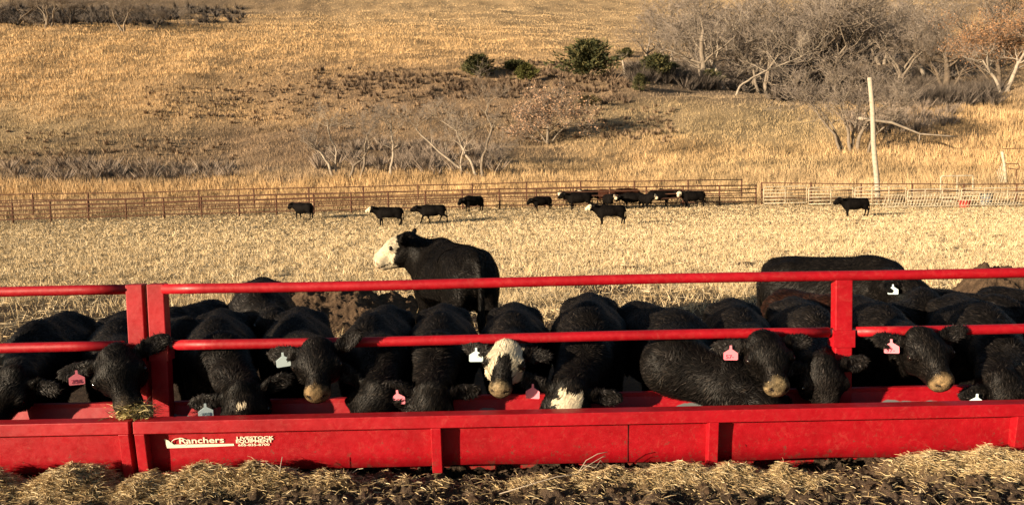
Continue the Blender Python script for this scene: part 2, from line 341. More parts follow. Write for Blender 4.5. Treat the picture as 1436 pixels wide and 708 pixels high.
# ------------------------------------------------------------------ feed bunk
def bunk(name, label, x0, x1, ribs, posts, logo=False, ex0=0, ex1=0):
    t = empty(name, (0, 0, 0), label, 'feed bunk', 'red steel feed bunk sections')
    yn, yf = 4.60, 5.06
    # cross-section pieces as extruded sheets with thickness
    def strip(a, b, th, nm, mt, xa=x0, xb=x1, n=40):
        # a,b: (y,z) of the sheet's edges; th thickness along its normal
        a = np.array(a); b = np.array(b); d = (b - a) / np.linalg.norm(b - a); nrm = np.array([-d[1], d[0]]) * th
        mb = MB(); lo = [(xa, *a), (xb, *a), (xb, *b), (xa, *b)]; hi = [(p[0], p[1] + nrm[0], p[2] + nrm[1]) for p in lo]
        mb.hexa(lo, hi); return mb.build(nm, mt, t)
    zr = .497
    MBl = MB(); MBl.box((x0, yn - .012, zr - .072), (x1, yn + .032, zr)); MBl.box((x0, yn + .0325, zr - .012), (x1, yn + .105, zr - .003)); MBl.box((x0, yn + .0325, zr - .07), (x1, yn + .068, zr - .058)); bevel(MBl.build('rim', M_red, t), .006)
    ns = 60; xs = np.linspace(x0 + .004, x1 - .004, ns); V = []     # near panel: thin, slightly dented sheet
    rows = [(yn + .060, zr - .066), (yn + .068, .34), (yn + .078, .26), (yn + .092, .172)]
    for xx in xs:
        for k, (yy, zz) in enumerate(rows):
            p = np.array([xx, 0, zz]); w = .004 * float(N1(p, .9)) * (k in (1, 2)) ; zb = .004 * float(N2(p, 1.1)) * (k == 3)
            V.append((xx, yy + w, zz + zb))
    V = np.array(V); B = V + [0, .006, 0]; k = len(rows); q = []
    for i in range(ns - 1):
        for j in range(k - 1):
            a = i * k + j; q.append((a, a + 1, a + k + 1, a + k)); q.append((a + len(V), a + k + len(V), a + k + 1 + len(V), a + 1 + len(V)))
        q.append((i*k + k - 1, i*k + k - 1 + len(V), (i+1)*k + k - 1 + len(V), (i+1)*k + k - 1))
    pn = mk('outer_panel', np.concatenate([V, B]), np.array(q)[:, ::-1], M_red, t, smooth=True)
    strip((yn + .105, zr - .01), (yn + .16, .20), .006, 'inner_panel', M_redworn)
    strip((yn + .16, .195), (yf - .10, .195), .006, 'floor', M_redworn)
    strip((yf - .10, .20), (yf, zr - .02), .006, 'back_panel', M_redworn)
    MB().box((x0, yf - .01, zr - .05), (x1, yf + .03, zr - .005)).build('back_rim', M_red, t)
    MB().box((x0, 4.93, .0), (x1, 4.955, .19)).build('skid', M_red, t)
    for rx in ribs:
        mb = MB(); w = .029
        mb.hexa([(rx - w, yn + .03, .15), (rx + w, yn + .03, .15), (rx + w, yn + .096, .15), (rx - w, yn + .096, .15)],
                [(rx - w, yn - .010, zr - .073), (rx + w, yn - .010, zr - .073), (rx + w, yn + .06, zr - .074), (rx - w, yn + .06, zr - .074)])
        bevel(mb.build('rib', M_red, t), .004)
    return t, yn, zr
def xz(px, py, Y): p = at(px, py, Y); return p[0], p[2]
YP = 5.0
xl = at(184, 590, 4.6)[0]
sec_l, yn, zr = bunk('feed_bunk', 'left red feed bunk section with one capped end post, beside the pale hay heap', -4.6, xl - .012, [xl - .045, -4.4], [])
x_end = 5.4
sec_m, _, _ = bunk('feed_bunk', 'long red feed bunk section carrying the cream dealer lettering', xl + .012, x_end, [xl + .045, at(612, 630, 4.6)[0], at(1001, 620, 4.6)[0], at(1432, 620, 4.6)[0], 4.7], [])
# panel seam
sx = at(883, 620, 4.6)[0]; MB().hexa([(sx-.0015,yn+.087,.178),(sx+.0015,yn+.087,.178),(sx+.0015,yn+.096,.178),(sx-.0015,yn+.096,.178)],[(sx-.0015,yn+.057,zr-.08),(sx+.0015,yn+.057,zr-.08),(sx+.0015,yn+.066,zr-.08),(sx-.0015,yn+.066,zr-.08)]).build('seam', M_black, sec_m)
# posts and rails
zt, zm = 1.205, .858
def post(t, xa, xb, side):
    mb = MB(); mb.box((xa, YP - .03, .28), (xb, YP + .05, zt + (.033 if side else .0))); p = bevel(mb.build('post', M_red, t), .006)
    g = .012
    s_ = MB().box((xa - g * (side <= 0), YP - .042, zm - .09), (xb + g * (side >= 0), YP + .058, zm + .015)); s_.build('rail_socket', M_red, p)
    return p
pa, pb = at(183, 450, YP)[0], at(209, 450, YP)[0]
pc, pd = at(215, 450, YP)[0] - .01, at(231, 450, YP)[0]
pa, pb, pc, pd = xl - .115, xl - .012, xl + .014, xl + .118
shift = at(208, 460, YP)[0] - xl; pa += shift; pb += shift; pc += shift; pd += shift
post(sec_l, pa, pb, -1); post(sec_m, pc, pd, 1)
pe, pf = at(1169, 440, YP)[0], at(1193, 440, YP)[0]; post(sec_m, pe, pf, 0)
pg = -3.9; post(sec_l, pg, pg + .1, 0)
post(sec_m, 5.0, 5.1, 0)
def rail(t, nm, xa, xb, z, r=.031, y=YP):
    n = max(4, int((xb - xa) / .25)); pts = [(x, y, z + .004 * math.sin(x * 1.7)) for x in np.linspace(xa, xb, n)]
    return MB().tube(pts, r, 20).build(nm, M_red, t, smooth=False if 0 else True)
rail(sec_l, 'top_rail', -4.6, pa + .01, zt); rail(sec_m, 'top_rail', pd - .01, x_end, zt, y=YP - .012)
rail(sec_l, 'middle_rail', -4.6, pa - .045, zm); MB().tube([(pa - .06, YP, zm), (pa + .01, YP, zm)], .019, 16).build('rail_pin', M_steel, sec_l, smooth=True)
rail(sec_m, 'middle_rail', pd + .035, pe - .03, zm); rail(sec_m, 'middle_rail', pf + .03, x_end, zm)
for a_, b_ in ((pd - .01, pd + .05), (pe - .04, pe + .01), (pf - .01, pf + .045)):
    MB().tube([(a_, YP, zm), (b_, YP, zm)], .019, 16).build('rail_pin', M_steel, sec_m, smooth=True)
# lettering
def text(s, size, name, mt, parent, origin, ux, uz, ext=.0006, bold=0, sx=1.0, font_shear=0):
    cu = bpy.data.curves.new(name, 'FONT'); cu.body = s; cu.size = size; cu.extrude = ext; cu.offset = bold; cu.shear = font_shear; cu.resolution_u = 3
    tmp = bpy.data.objects.new(name, cu); col.objects.link(tmp)
    me = bpy.data.meshes.new_from_object(tmp.evaluated_get(bpy.context.evaluated_depsgraph_get())); bpy.data.objects.remove(tmp)
    ux = np.array(ux, float); uz = np.array(uz, float); nn = np.cross(ux, uz)
    co = np.empty(len(me.vertices) * 3); me.vertices.foreach_get('co', co); co = co.reshape(-1, 3)
    co = np.array(origin) + co[:, :1] * sx * ux + co[:, 1:2] * uz + co[:, 2:3] * nn
    me.vertices.foreach_set('co', co.ravel()); me.update(); me.materials.clear(); me.materials.append(mt)
    o = bpy.data.objects.new(name, me); col.objects.link(o); o.parent = parent; return o
pnl = [c for c in sec_m.children if c.name.startswith('outer_panel')][0]
TH = math.atan2(.04, .2); UZ = (0, -math.sin(TH) * .6, math.cos(TH))
def on_panel(px, py, lift=.006):
    p = at(px, py, yn + .065); z = p[2]; yy = np.interp(z, [.172, .26, .34, zr - .075], [yn + .092, yn + .078, yn + .068, yn + .060]); return np.array([p[0], yy - lift, z])
text('Ranchers', .050, 'lettering', M_decal, pnl, on_panel(251, 621.0, .007), (1, 0, 0.0), UZ, bold=.0008, sx=1.42)
text('LIVESTOCK', .026, 'lettering', M_decal, pnl, on_panel(332, 615.6, .007), (1, 0, 0), UZ, bold=.0008, sx=1.62)
text('EQUIPMENT', .026, 'lettering', M_decal, pnl, on_panel(331, 620.3, .0075), (1, 0, 0), UZ, bold=.0008, sx=1.50)
text('605-835-8700', .020, 'lettering', M_decal, pnl, on_panel(334, 625.0, .007), (1, 0, 0), UZ, bold=.0005, sx=1.62)
def P2(px, py, l=.0066): return on_panel(px, py, l)
mb = MB(); A = [P2(231, 614.5), P2(237, 617), P2(243, 622.6), P2(328, 621.4), P2(328.5, 624.4), P2(300, 625.8), P2(234.5, 628)]
mb.add(A, [tuple(range(7))]); mb.build('emblem_swoosh', M_decal, pnl)
c = P2(253, 619.3, .0078); pts = [c + np.array([.047 * math.cos(a), 0, 0]) + np.array(UZ) * .024 * math.sin(a) for a in np.linspace(.0, 2 * math.pi, 40)]
MB().tube(pts, .0022, 6).build('emblem_ring', M_decal, pnl)

# ------------------------------------------------------------------ cattle
def surface_nets(D, o, h):
    nx, ny, nz = D.shape; ins = D < 0
    cs = np.zeros((nx - 1, ny - 1, nz - 1), np.int8)
    for i in (0, 1):
        for j in (0, 1):
            for k in (0, 1): cs += ins[i:nx - 1 + i, j:ny - 1 + j, k:nz - 1 + k]
    act = (cs > 0) & (cs < 8); ids = np.full(act.shape, -1, np.int64); I = np.argwhere(act); ids[act] = np.arange(len(I))
    acc = np.zeros((len(I), 3)); cnt = np.zeros(len(I)); ed = []
    for i in (0, 1):
        for j in (0, 1): ed += [((0, i, j), (1, i, j)), ((i, 0, j), (i, 1, j)), ((i, j, 0), (i, j, 1))]
    for a, b in ed:
        da = D[I[:, 0] + a[0], I[:, 1] + a[1], I[:, 2] + a[2]]; db = D[I[:, 0] + b[0], I[:, 1] + b[1], I[:, 2] + b[2]]
        c = (da < 0) != (db < 0); tt = np.where(c, da / np.where(c, da - db, 1), 0)
        p = np.array(a)[None] + (np.array(b) - np.array(a))[None] * tt[:, None]; acc[c] += p[c]; cnt[c] += 1
    V = o + (I + acc / cnt[:, None]) * h
    quads = []
    for ax in range(3):
        sl0 = [slice(None)] * 3; sl1 = [slice(None)] * 3; sl0[ax] = slice(0, -1); sl1[ax] = slice(1, None)
        A = ins[tuple(sl0)]; B = ins[tuple(sl1)]; E = np.argwhere(A != B); E = E[(E > 0).all(1) | True]
        b1, b2 = [a for a in range(3) if a != ax]
        ok = (E[:, b1] > 0) & (E[:, b2] > 0) & (E[:, b1] < D.shape[b1] - 1) & (E[:, b2] < D.shape[b2] - 1); E = E[ok]
        e1 = np.zeros(3, int); e1[b1] = 1; e2 = np.zeros(3, int); e2[b2] = 1
        g = lambda Q: ids[Q[:, 0], Q[:, 1], Q[:, 2]]
        q = np.stack([g(E - e1 - e2), g(E - e2), g(E), g(E - e1)], 1)
        fl = A[E[:, 0], E[:, 1], E[:, 2]]
        if ax == 1: fl = ~fl
        q = np.where(fl[:, None], q, q[:, ::-1]); quads.append(q)
    return V, np.concatenate(quads)
def nrm(v): v = np.asarray(v, float); return v / np.linalg.norm(v)
def smin(a, b, k):
    h = np.clip(.5 + .5 * (b - a) / k, 0, 1); return b * (1 - h) + a * h - k * h * (1 - h)
class Body:
    def __init__(s): s.p = []
    def cap(s, a, b, ra, rb, k=.05, flat=1.0): s.p.append(('c', np.array(a, float), np.array(b, float), ra, rb, k, flat)); return s
    def ell(s, c, r, k=.05, M=None, sub=False): s.p.append(('e', np.array(c, float), np.array(r, float), M, k, sub)); return s
    def mesh(s, h):
        lo = np.full(3, 9.); hi = -lo
        bb = []
        for q in s.p:
            if q[0] == 'c': a = np.minimum(q[1], q[2]) - max(q[3], q[4]); b = np.maximum(q[1], q[2]) + max(q[3], q[4])
            else: rr = q[2].max() if q[3] is not None else q[2]; a = q[1] - rr; b = q[1] + rr
            bb.append((a, b)); lo = np.minimum(lo, a); hi = np.maximum(hi, b)
        lo -= .05; hi += .05; n = np.ceil((hi - lo) / h).astype(int) + 1; D = np.full(n, .16, np.float32)
        ax = [lo[i] + np.arange(n[i]) * h for i in range(3)]
        for q, (a, b) in zip(s.p, bb):
            i0 = np.clip(((a - .16 - lo) / h).astype(int), 0, n); i1 = np.clip(((b + .16 - lo) / h).astype(int) + 2, 0, n)
            sl = tuple(slice(i0[i], i1[i]) for i in range(3))
            G = np.stack(np.meshgrid(*[ax[i][sl[i]] for i in range(3)], indexing='ij'), -1)
            if q[0] == 'c':
                _, A, B, ra, rb, k, fl = q; ba = B - A; pa_ = G - A; hh = np.clip(pa_ @ ba / (ba @ ba), 0, 1); dv = pa_ - hh[..., None] * ba
                if fl != 1.0: dv = dv / np.array([1, fl, 1])
                d = np.sqrt((dv ** 2).sum(-1)) - (ra + (rb - ra) * hh); sub = False
            else:
                _, c, r, M, k, sub = q; g = G - c
                if M is not None: g = g @ M
                k0 = np.sqrt(((g / r) ** 2).sum(-1)); k1 = np.sqrt(((g / r ** 2) ** 2).sum(-1)); d = k0 * (k0 - 1) / np.maximum(k1, 1e-6)
            if sub: D[sl] = -smin(-D[sl], d, k)
            else: D[sl] = smin(D[sl], d, k)
        return surface_nets(D, lo, h)
BLACK = np.array([.0046, .0039, .0036]); REDBR = np.array([.075, .028, .016]); CREAM = np.array([.66, .58, .42]); MUZ = np.array([.15, .105, .055])
TAGN = [0]
def cow(name, label, cat, loc, face, head_c, head_dir, head_up=(0, 0, 1), size=1.0, h=.02, coat=BLACK, pattern=None, muzzle=None, neck=None,
        tag_=None, group=None, strands=0, step=0.0, tagtext=None, ear=(0, 0), seed=0, head=1.0, shave=.0, belly=None, neck_r=1.0):
    """loc: ground point under the barrel; face: heading of the body (radians); head_c / head_dir / head_up in world space"""
    g = np.random.default_rng(seed + 100)
    cs, sn = math.cos(face), math.sin(face); Rm = np.array([[cs, -sn, 0], [sn, cs, 0], [0, 0, 1]])
    loc = np.array(loc, float); L = lambda p: (Rm.T @ (np.array(p, float) - loc)) / size; Ld = lambda v: nrm(Rm.T @ np.array(v, float))
    C = L(head_c); hx = Ld(head_dir); up = Ld(head_up); l = nrm(np.cross(up, hx)); up = np.cross(hx, l)
    FX = .92; YX = 1.08; H = lambda x, y, z: C + head * ((x - .15) * FX * hx + y * YX * l + z * up); S = head; HM = np.stack([hx, l, up], 1)
    B = Body()
    B.ell((.30, 0, .69), (.33, .25, .30)).ell((-.02, 0, .68), (.50, .315, .305), .1).ell((-.42, 0, .745), (.33, .25, .25), .1)
    B.cap((-.62, 0, .93), (.36, 0, .955), .045, .06, .12)                      # spine
    B.cap((.30, 0, .93), (.50, 0, .90), .09, .10, .1)
    B.ell((.48, 0, .55), (.14, .13, .17), .1)
    for s_ in (1, -1):
        st = step * s_
        B.ell((.36, s_ * .15, .66), (.17, .095, .26), .06).ell((-.50, s_ * .135, .66), (.20, .11, .27), .06).ell((-.40, s_ * .16, .90), (.07, .05, .05), .1)
        B.cap((.40, s_ * .15, .52), (.42 + st, s_ * .145, .32), .078, .05, .05).cap((.42 + st, s_ * .145, .32), (.40 + st * 1.5, s_ * .14, .09), .046, .034, .03)
        B.cap((.40 + st * 1.5, s_ * .14, .09), (.43 + st * 1.5, s_ * .14, .04), .036, .05, .02)
        B.cap((-.48, s_ * .14, .54), (-.66 - st, s_ * .135, .37), .10, .05, .05).cap((-.66 - st, s_ * .135, .37), (-.61 - st * 1.5, s_ * .13, .10), .046, .034, .03)
        B.cap((-.61 - st * 1.5, s_ * .13, .10), (-.57 - st * 1.5, s_ * .13, .04), .036, .05, .02)
    B.cap((-.70, 0, .90), (-.775, 0, .70), .035, .026, .03).cap((-.775, 0, .70), (-.77, 0, .42), .024, .03, .02).cap((-.77, 0, .42), (-.76, 0, .30), .042, .02, .02)
    nb = [np.array([.46, 0, .76])] + ([L(p) for p in neck] if neck else []) + [H(.04, 0, -.045)]
    nr = np.linspace(.205, .125 * S, len(nb)) * neck_r
    if neck: nr[1:-1] *= .95
    for i in range(len(nb) - 1): B.cap(nb[i], nb[i + 1], nr[i], nr[i + 1], .08, .82 if not neck else 1)
    B.cap((.54, 0, .55), H(.06, 0, -.10), .09, .055 * S, .1, .8)
    # head
    e = lambda x, y, z, a, b, c, k=.03, sub=False: B.ell(H(x, y, z), np.array([a * .9, b * YX, c]) * S, k * S, HM, sub)
    e(.075, 0, -.015, .10, .118, .09); e(.14, 0, -.005, .11, .135, .075); e(.01, 0, .025, .06, .085, .055); e(.02, 0, -.09, .10, .10, .10)
    B.cap(H(.15, 0, -.01), H(.33, 0, -.04), .092 * S, .068 * S, .05); B.cap(H(.10, 0, -.11), H(.33, 0, -.105), .09 * S, .045 * S, .05)
    e(.13, .078, -.085, .10, .05, .075); e(.13, -.078, -.085, .10, .05, .075)
    e(.348, 0, -.058, .058, .074, .054, .05)
    for s_ in (1, -1):
        e(.165, s_ * .118, .005, .042, .024, .032, .02)
        e(.402, s_ * .045, -.042, .016, .018, .011, .008, True)
        dr, fw = ear[0 if s_ > 0 else 1], .15
        ed = nrm(s_ * l * 1.0 - up * (.12 + dr) - hx * fw * (1 - dr)); en = nrm(up * .75 + hx * .45 - ed * (ed @ (up * .75 + hx * .45))); ew = np.cross(en, ed)
        EM = np.stack([ed, ew, en], 1); eb = H(.035, s_ * .105, .0)
        B.cap(eb, eb + ed * .05 * S, .032 * S, .034 * S, .02)
        B.ell(eb + ed * .12 * S, np.array([.108, .056, .024]) * S, .02, EM); B.ell(eb + ed * .125 * S + en * .026 * S, np.array([.078, .038, .018]) * S, .012, EM, True)
    V, Q = B.mesh(h / size)
    # coat colour by place on the animal
    hl = (V - C) @ HM / S / np.array([FX, YX, 1]) + np.array([.15, 0, 0])                            # head coordinates
    dn = np.abs(hl[:, 1]); col_ = np.tile(coat, (len(V), 1)) * (1 + .15 * N1(V, 5.)[:, None])
    inh = (hl[:, 0] > -.06) & (hl[:, 0] < .52) & (dn < .165) & (np.abs(hl[:, 2]) < .22)
    jit = .014 * N2(V, 14.)
    if pattern == 'white': w = inh & (hl[:, 0] + jit > .10 + .12 * np.clip(-hl[:, 2] / .1, 0, 1)) & ~((((hl[:, 0] - .17) / .024) ** 2 + ((hl[:, 2] - .005) / .022) ** 2 < 1) & (dn > .09))
    elif pattern == 'forehead': w = inh & (hl[:, 0] + jit > .055) & (hl[:, 0] + jit < .40) & (dn < .075 + jit) & (hl[:, 2] > -.03)
    elif pattern == 'spot': w = inh & (((hl[:, 0] - .13) / .022) ** 2 + (hl[:, 1] / .028) ** 2 < 1 + 6 * jit) & (hl[:, 2] > 0)
    elif pattern == 'mottled':
        w = inh & (hl[:, 0] + jit > -.02) & (hl[:, 0] + jit < .30) & (dn < .145) & ~((hl[:, 0] < .09) & (dn > .11)); nb_ = (hl[:, 0] + 2 * jit > .165 - .35 * (dn - .03)) & (dn < .05 + .25 * (hl[:, 0] - .2)) ; w &= ~nb_
        w &= ~((((hl[:, 0] - .175) / .04) ** 2 + ((hl[:, 2] - .005) / .036) ** 2 < 1) & (dn > .085))
    else: w = np.zeros(len(V), bool)
    col_[w] = CREAM * (1 + .12 * N3(V[w], 9.)[:, None])
    if muzzle is not None:
        mz = inh & (hl[:, 0] > .28) & (hl[:, 2] > -.16); mw = np.clip((hl[mz, 0] + .9 * jit[mz] - .335) / .035, 0, 1)[:, None]; col_[mz] = col_[mz] * (1 - mw) + mw * np.array(muzzle) * (1 + .35 * np.clip(N3(V[mz], 16.) + .8 * N2(V[mz], 34.), -2, 2.6)[:, None])
        ml = inh & (hl[:, 0] > .25) & (np.abs(hl[:, 2] + .098 + .02 * np.clip((dn - .03) / .05, 0, 1)) < .008); col_[ml] = (.01, .008, .006)
    if belly: 
        bl = (V[:, 2] < .47) & (np.abs(V[:, 1]) < .2) & (V[:, 0] > -.3) & (V[:, 0] < .35); col_[bl] = CREAM * .8
    nd = inh & (((hl[:, 0] - .400) / .024) ** 2 + ((dn - .045) / .018) ** 2 + ((hl[:, 2] + .042) / .016) ** 2 < 1); col_[nd] = (.012, .01, .01)
    inear = (hl[:, 0] < .14) & (dn > .13) & (dn < .36) & (np.abs(hl[:, 2]) < .12) & (dn > .165)
    col_[inear] = np.clip(coat * 1.6 + .004, 0, 1)
    if name is None: return None
    root = empty(name, loc, label, cat, group, face)
    W = V * size
    body = mk('body', W, Q, M_coat, root, col_, smooth=True)
    if strands:
        tri = Q; a, b, c, d_ = (W[tri[:, i]] for i in range(4)); nrmv = np.cross(c - a, d_ - b); ar = np.linalg.norm(nrmv, axis=1) / 2; nrmv /= np.maximum(2 * ar, 1e-9)[:, None]
        vis = (nrmv @ (Rm.T @ nrm(CAM + [0, 0, .6] - loc)) > -.45)
        inhq = inh[tri[:, 0]]; frq = ar * np.where(inhq, 2.6, 1) * vis * np.where(W[tri[:, 0], 2] > .3, 1, .2); frq /= frq.sum()
        fi = g.choice(len(tri), strands, p=frq); u1, u2 = g.uniform(0, 1, (2, strands, 1))
        P = (a[fi] * (1 - u1) + b[fi] * u1) * (1 - u2) + (d_[fi] * (1 - u1) + c[fi] * u1) * u2; nn = nrmv[fi]; hq = inh[tri[fi, 0]]
        fl = np.tile(np.array([-1, 0, -.55]), (strands, 1)); fl[hq] = -hx + .2 * up
        cur = np.stack([N1(P, 7.), N2(P, 7.), N3(P, 7.)], 1); cur2 = np.stack([N2(P, 2.2), N3(P, 2.2), N1(P, 2.2)], 1)
        fl = fl + .4 * cur + .45 * cur2 + .15 * g.normal(size=(strands, 3)); fl -= nn * (fl * nn).sum(1, keepdims=True); fl /= np.linalg.norm(fl, axis=1, keepdims=True)
        lift = g.uniform(.10, .5, strands)[:, None]; dr = fl + nn * lift; dr /= np.linalg.norm(dr, axis=1, keepdims=True)
        mzq = hq & ((((P / size - C) @ HM / S)[:, 0] / FX + .15) > .30); erq = (~hq) & (np.linalg.norm(P / size - C, axis=1) < .42 * S) & (np.abs((P / size - C) @ l) > .15 * S)
        ln = (g.uniform(.022, .055, strands) * np.where(hq, .6, .85) * np.where(mzq, .25, 1) * np.where(erq, .6, 1))[:, None]; sd_ = np.cross(dr, nn); sd_ /= np.linalg.norm(sd_, axis=1, keepdims=True)
        wd = (g.uniform(.0012, .0026, strands))[:, None]; mid = P + dr * ln * .55; tip = P + dr * ln + (fl * .3 - nn * .25) * ln * .5
        VV = np.stack([P - sd_ * wd, P + sd_ * wd, mid - sd_ * wd * .8, mid + sd_ * wd * .8, tip], 1).reshape(-1, 3)
        k5 = np.arange(strands)[:, None] * 5; q4 = k5 + [[0, 1, 3, 2]]; t3 = k5 + [[2, 3, 4]]
        hc = col_[tri[fi, 0]]; dk = hc.mean(1, keepdims=True) < .05; hc = hc * np.where(dk, np.exp(g.normal(.1, .7, (strands, 1))), g.uniform(.75, 1.15, (strands, 1))); hc = np.clip(hc + dk * (g.uniform(0, 1, (strands, 1)) < .07) * np.array([[.022, .017, .013]]), 0, .8)
        tag(mk('hair_coat', VV, [q4, t3], M_hair, body, np.repeat(hc, 5, 0)), kind='stuff')
    for s_ in (1, -1):
        c = H(.172, s_ * .131, .008) * size; r = .021 * S * size
        if h < .03:
            us = np.linspace(0, math.pi, 9); vs = np.linspace(0, 2 * math.pi, 13)[:-1]
            vv = np.array([(c + r * np.array([math.sin(u) * math.cos(v), math.sin(u) * math.sin(v), math.cos(u)])) for u in us for v in vs])
            ff = [(i * 12 + j, (i + 1) * 12 + j, (i + 1) * 12 + (j + 1) % 12, i * 12 + (j + 1) % 12) for i in range(8) for j in range(12)]
            mk('eye', vv, np.array(ff), M_eye, root, smooth=True)
    if tag_:
        kind, side = tag_; eb = H(.035, side * .105, .0); dr = ear[0 if side > 0 else 1]
        ed = nrm(side * l * 1.0 - up * (.12 + dr) - hx * .15 * (1 - dr)); en = nrm(up * .75 + hx * .45 - ed * (ed @ (up * .75 + hx * .45)))
        base = (eb + ed * .11 * S + en * .03 * S) * size; tocam = Rm.T @ nrm(np.array([CAM[0], CAM[1], loc[2] + base[2]]) - (loc + Rm @ base)); tn = nrm(nrm(np.array([tocam[0], tocam[1], 0])) + g.normal(0, .12, 3) * [1, 1, .3])
        zz = nrm(np.array([0, 0, 1.]) - tn * tn[2] + g.normal(0, .05, 3)); xx = np.cross(zz, tn); w, hgt = .042, .050
        out = [(-.006, 0), (-.007, -.022), (-w * .55, -.032), (-w, -.045), (-w, -.032 - hgt), (-w + .005, -.037 - hgt), (w - .005, -.037 - hgt), (w, -.032 - hgt), (w, -.045), (w * .55, -.032), (.007, -.022), (.006, 0)]
        fr = [base + tn * .006 + xx * a + zz * (b + .008) for a, b in out]; bk = [p - tn * .003 for p in fr]; n = len(out)
        mb = MB(); mb.add(fr + bk, [tuple(range(n)), tuple(range(2 * n - 1, n - 1, -1))] + [(i + n, (i + 1) % n + n, (i + 1) % n, i) for i in range(n)])
        eo = mb.build('ear_tag', M_pink if kind == 'pink' else M_white, root); eo['label'] = ('pink' if kind == 'pink' else 'pale blue-white') + ' ear tag'
        if tagtext: text(tagtext, .032, 'tag_number', M_ink if kind == 'pink' else M_inkgrey, eo, base + tn * .0075 + xx * (-.031) + zz * (-.070), xx, zz, sx=1.15 if len(tagtext) < 4 else .95, bold=.0004)
    return root
HP = dict(pink=None)
FG = 'cattle with their heads at the feed bunk'
def feeder(label, hp, Dh, hd, hu, bx, yaw=0, by=5.95, **kw):
    c = at(hp[0], hp[1], Dh); bp = at(bx, 450, by - .3); loc = np.array([bp[0], by, terrain(bp[0], by)])
    kw.setdefault('size', .88); kw.setdefault('strands', 44000); kw.setdefault('h', .0125)
    return cow('feeding_calf', label, 'calf', loc, math.radians(-90 + yaw) + .55 * math.atan2(-loc[0], loc[1]), c, hd, hu, group=FG, seed=int(hp[0]), **kw)
import os
import sys
DBG = os.environ.get('SKIP', '')
if 'calves' not in DBG:
    feeder('black calf cut off by the left picture edge, one dark ear over the bunk', (8, 552), 4.9, (-.3, -.5, -.8), (0, -.8, .5), 35, yaw=-4, ear=(.1, .1))
    feeder('black calf with a pink ear tag eating the hay clump by the double post', (168, 525), 4.80, (.42, -.55, -.75), (.1, -.75, .6), 142, yaw=8, tag_=('pink', -1), tagtext='756', muzzle=(.05, .04, .03), head=1.1, ear=(-.15, -.05))
    feeder('black calf with a small white forehead spot and white tag, head down in the bunk', (344, 577), 4.82, (.25, -.25, -.95), (.05, -.95, .3), 285, yaw=6, pattern='spot', tag_=('white', -1), tagtext='750', head=1.08, neck=[at(312, 500, 5.2)])
    feeder('black calf looking out, blank white tag and tan muzzle, left half of the bunk', (445, 511), 4.84, (.12, -.76, -.64), (.05, -.64, .76), 400, yaw=2, tag_=('white', -1), muzzle=MUZ, head=1.04, ear=(-.75, .02))
    feeder('black calf without a visible tag, head down beside the white-tagged calf that looks out', (518, 572), 4.84, (-.45, -.25, -.85), (-.15, -.95, .2), 520, yaw=-6, head=1.1, neck=[at(538, 505, 5.2)], ear=(.0, -.1))
    feeder('broad black calf feeding head down, pink tag low, just left of the white-faced one', (603, 574), 4.84, (-.06, -.2, -.97), (0, -.97, .2), 615, yaw=0, tag_=('pink', -1), head=1.04, neck=[at(612, 500, 5.2)], ear=(.1, -.4))
    feeder('calf with a white mottled face and black nose stripe looking out of the bunk', (707, 510), 4.84, (-.16, -.80, -.60), (.0, -.60, .80), 722, yaw=0, tag_=('white', -1), pattern='mottled', muzzle=(.17, .13, .075), head=.93)
    feeder('black calf with a cream forehead lowered into the bunk, right of the mottled face', (794, 575), 4.82, (-.2, -.3, -.93), (0, -.93, .3), 832, yaw=-3, tag_=('pink', -1), pattern='forehead', head=1.05, neck=[at(820, 505, 5.2)], size=.94, ear=(.05, -.15))
    feeder('shaggy black calf with its neck stretched sideways along the trough, head under its neighbour', (1092, 580), 4.80, (.85, -.1, -.5), (.25, -.75, .6), 935, yaw=18, by=5.9, neck=[at(945, 512, 5.12), at(1025, 540, 4.93)], neck_r=1.25, strands=42000, ear=(0, .3))
    feeder('black calf facing out with a pink tag and dusty muzzle, left of the single post', (1079, 502), 4.80, (.07, -.76, -.64), (.0, -.64, .76), 1050, yaw=-2, tag_=('pink', -1), tagtext='57-', muzzle=(.15, .115, .065), head=1.04)
    feeder('black calf with head lowered beside the single post', (1156, 538), 4.86, (.05, -.45, -.88), (0, -.88, .45), 1150, yaw=2, coat=BLACK * 1.6, head=1.06)
    feeder('black calf facing out with a pink tag and tan muzzle, right of the single post', (1303, 496), 4.84, (.12, -.78, -.62), (.0, -.62, .78), 1250, yaw=4, tag_=('pink', -1), tagtext='57-', muzzle=MUZ * 1.1, head=1.04, ear=(-.25, -.3))
    feeder('black calf low in the bunk with a white tag near the right picture edge', (1418, 560), 4.84, (.35, -.35, -.86), (0, -.9, .35), 1395, yaw=2, tag_=('white', -1), ear=(0, -.35), head=1.05, neck=[at(1402, 500, 5.2)])
    # second-row bodies and the standing animals
    def stand(label, px, Y, face, hc, hd, hu=(0, 0, 1), **kw):
        p = at(px, 400, Y); loc = np.array([p[0], Y, terrain(p[0], Y)]); fr = R(face)
        kw.setdefault('strands', 22000); kw.setdefault('h', .016)
        return cow('standing_calf', label, 'calf', loc, fr, hc, hd, hu, seed=int(px) + 7, **kw)
    G2 = 'cattle waiting behind the feeding row'
    stand('black calf standing second in line behind the left part of the bunk', 365, 7.2, -75, at(385, 455, 6.3), (.3, -.9, -.35), group=G2, size=.99)
    stand('black calf hemmed in behind the calves left of the white-tagged one', 262, 6.7, -95, at(255, 470, 5.95), (0, -.9, -.5), group=G2, size=.86)
    stand('large black steer standing sideways behind the single post, white tag in its ear', 1172, 8.2, -38, at(1286, 408, 7.1), (.55, -.75, -.5), group=G2, size=1.02, tag_=('white', -1), head=1.0)
    stand('dark brown calf squeezed behind the single post', 1140, 6.65, -80, at(1180, 465, 6.0), (.3, -.9, -.5), group=G2, size=.86, coat=REDBR * .15)
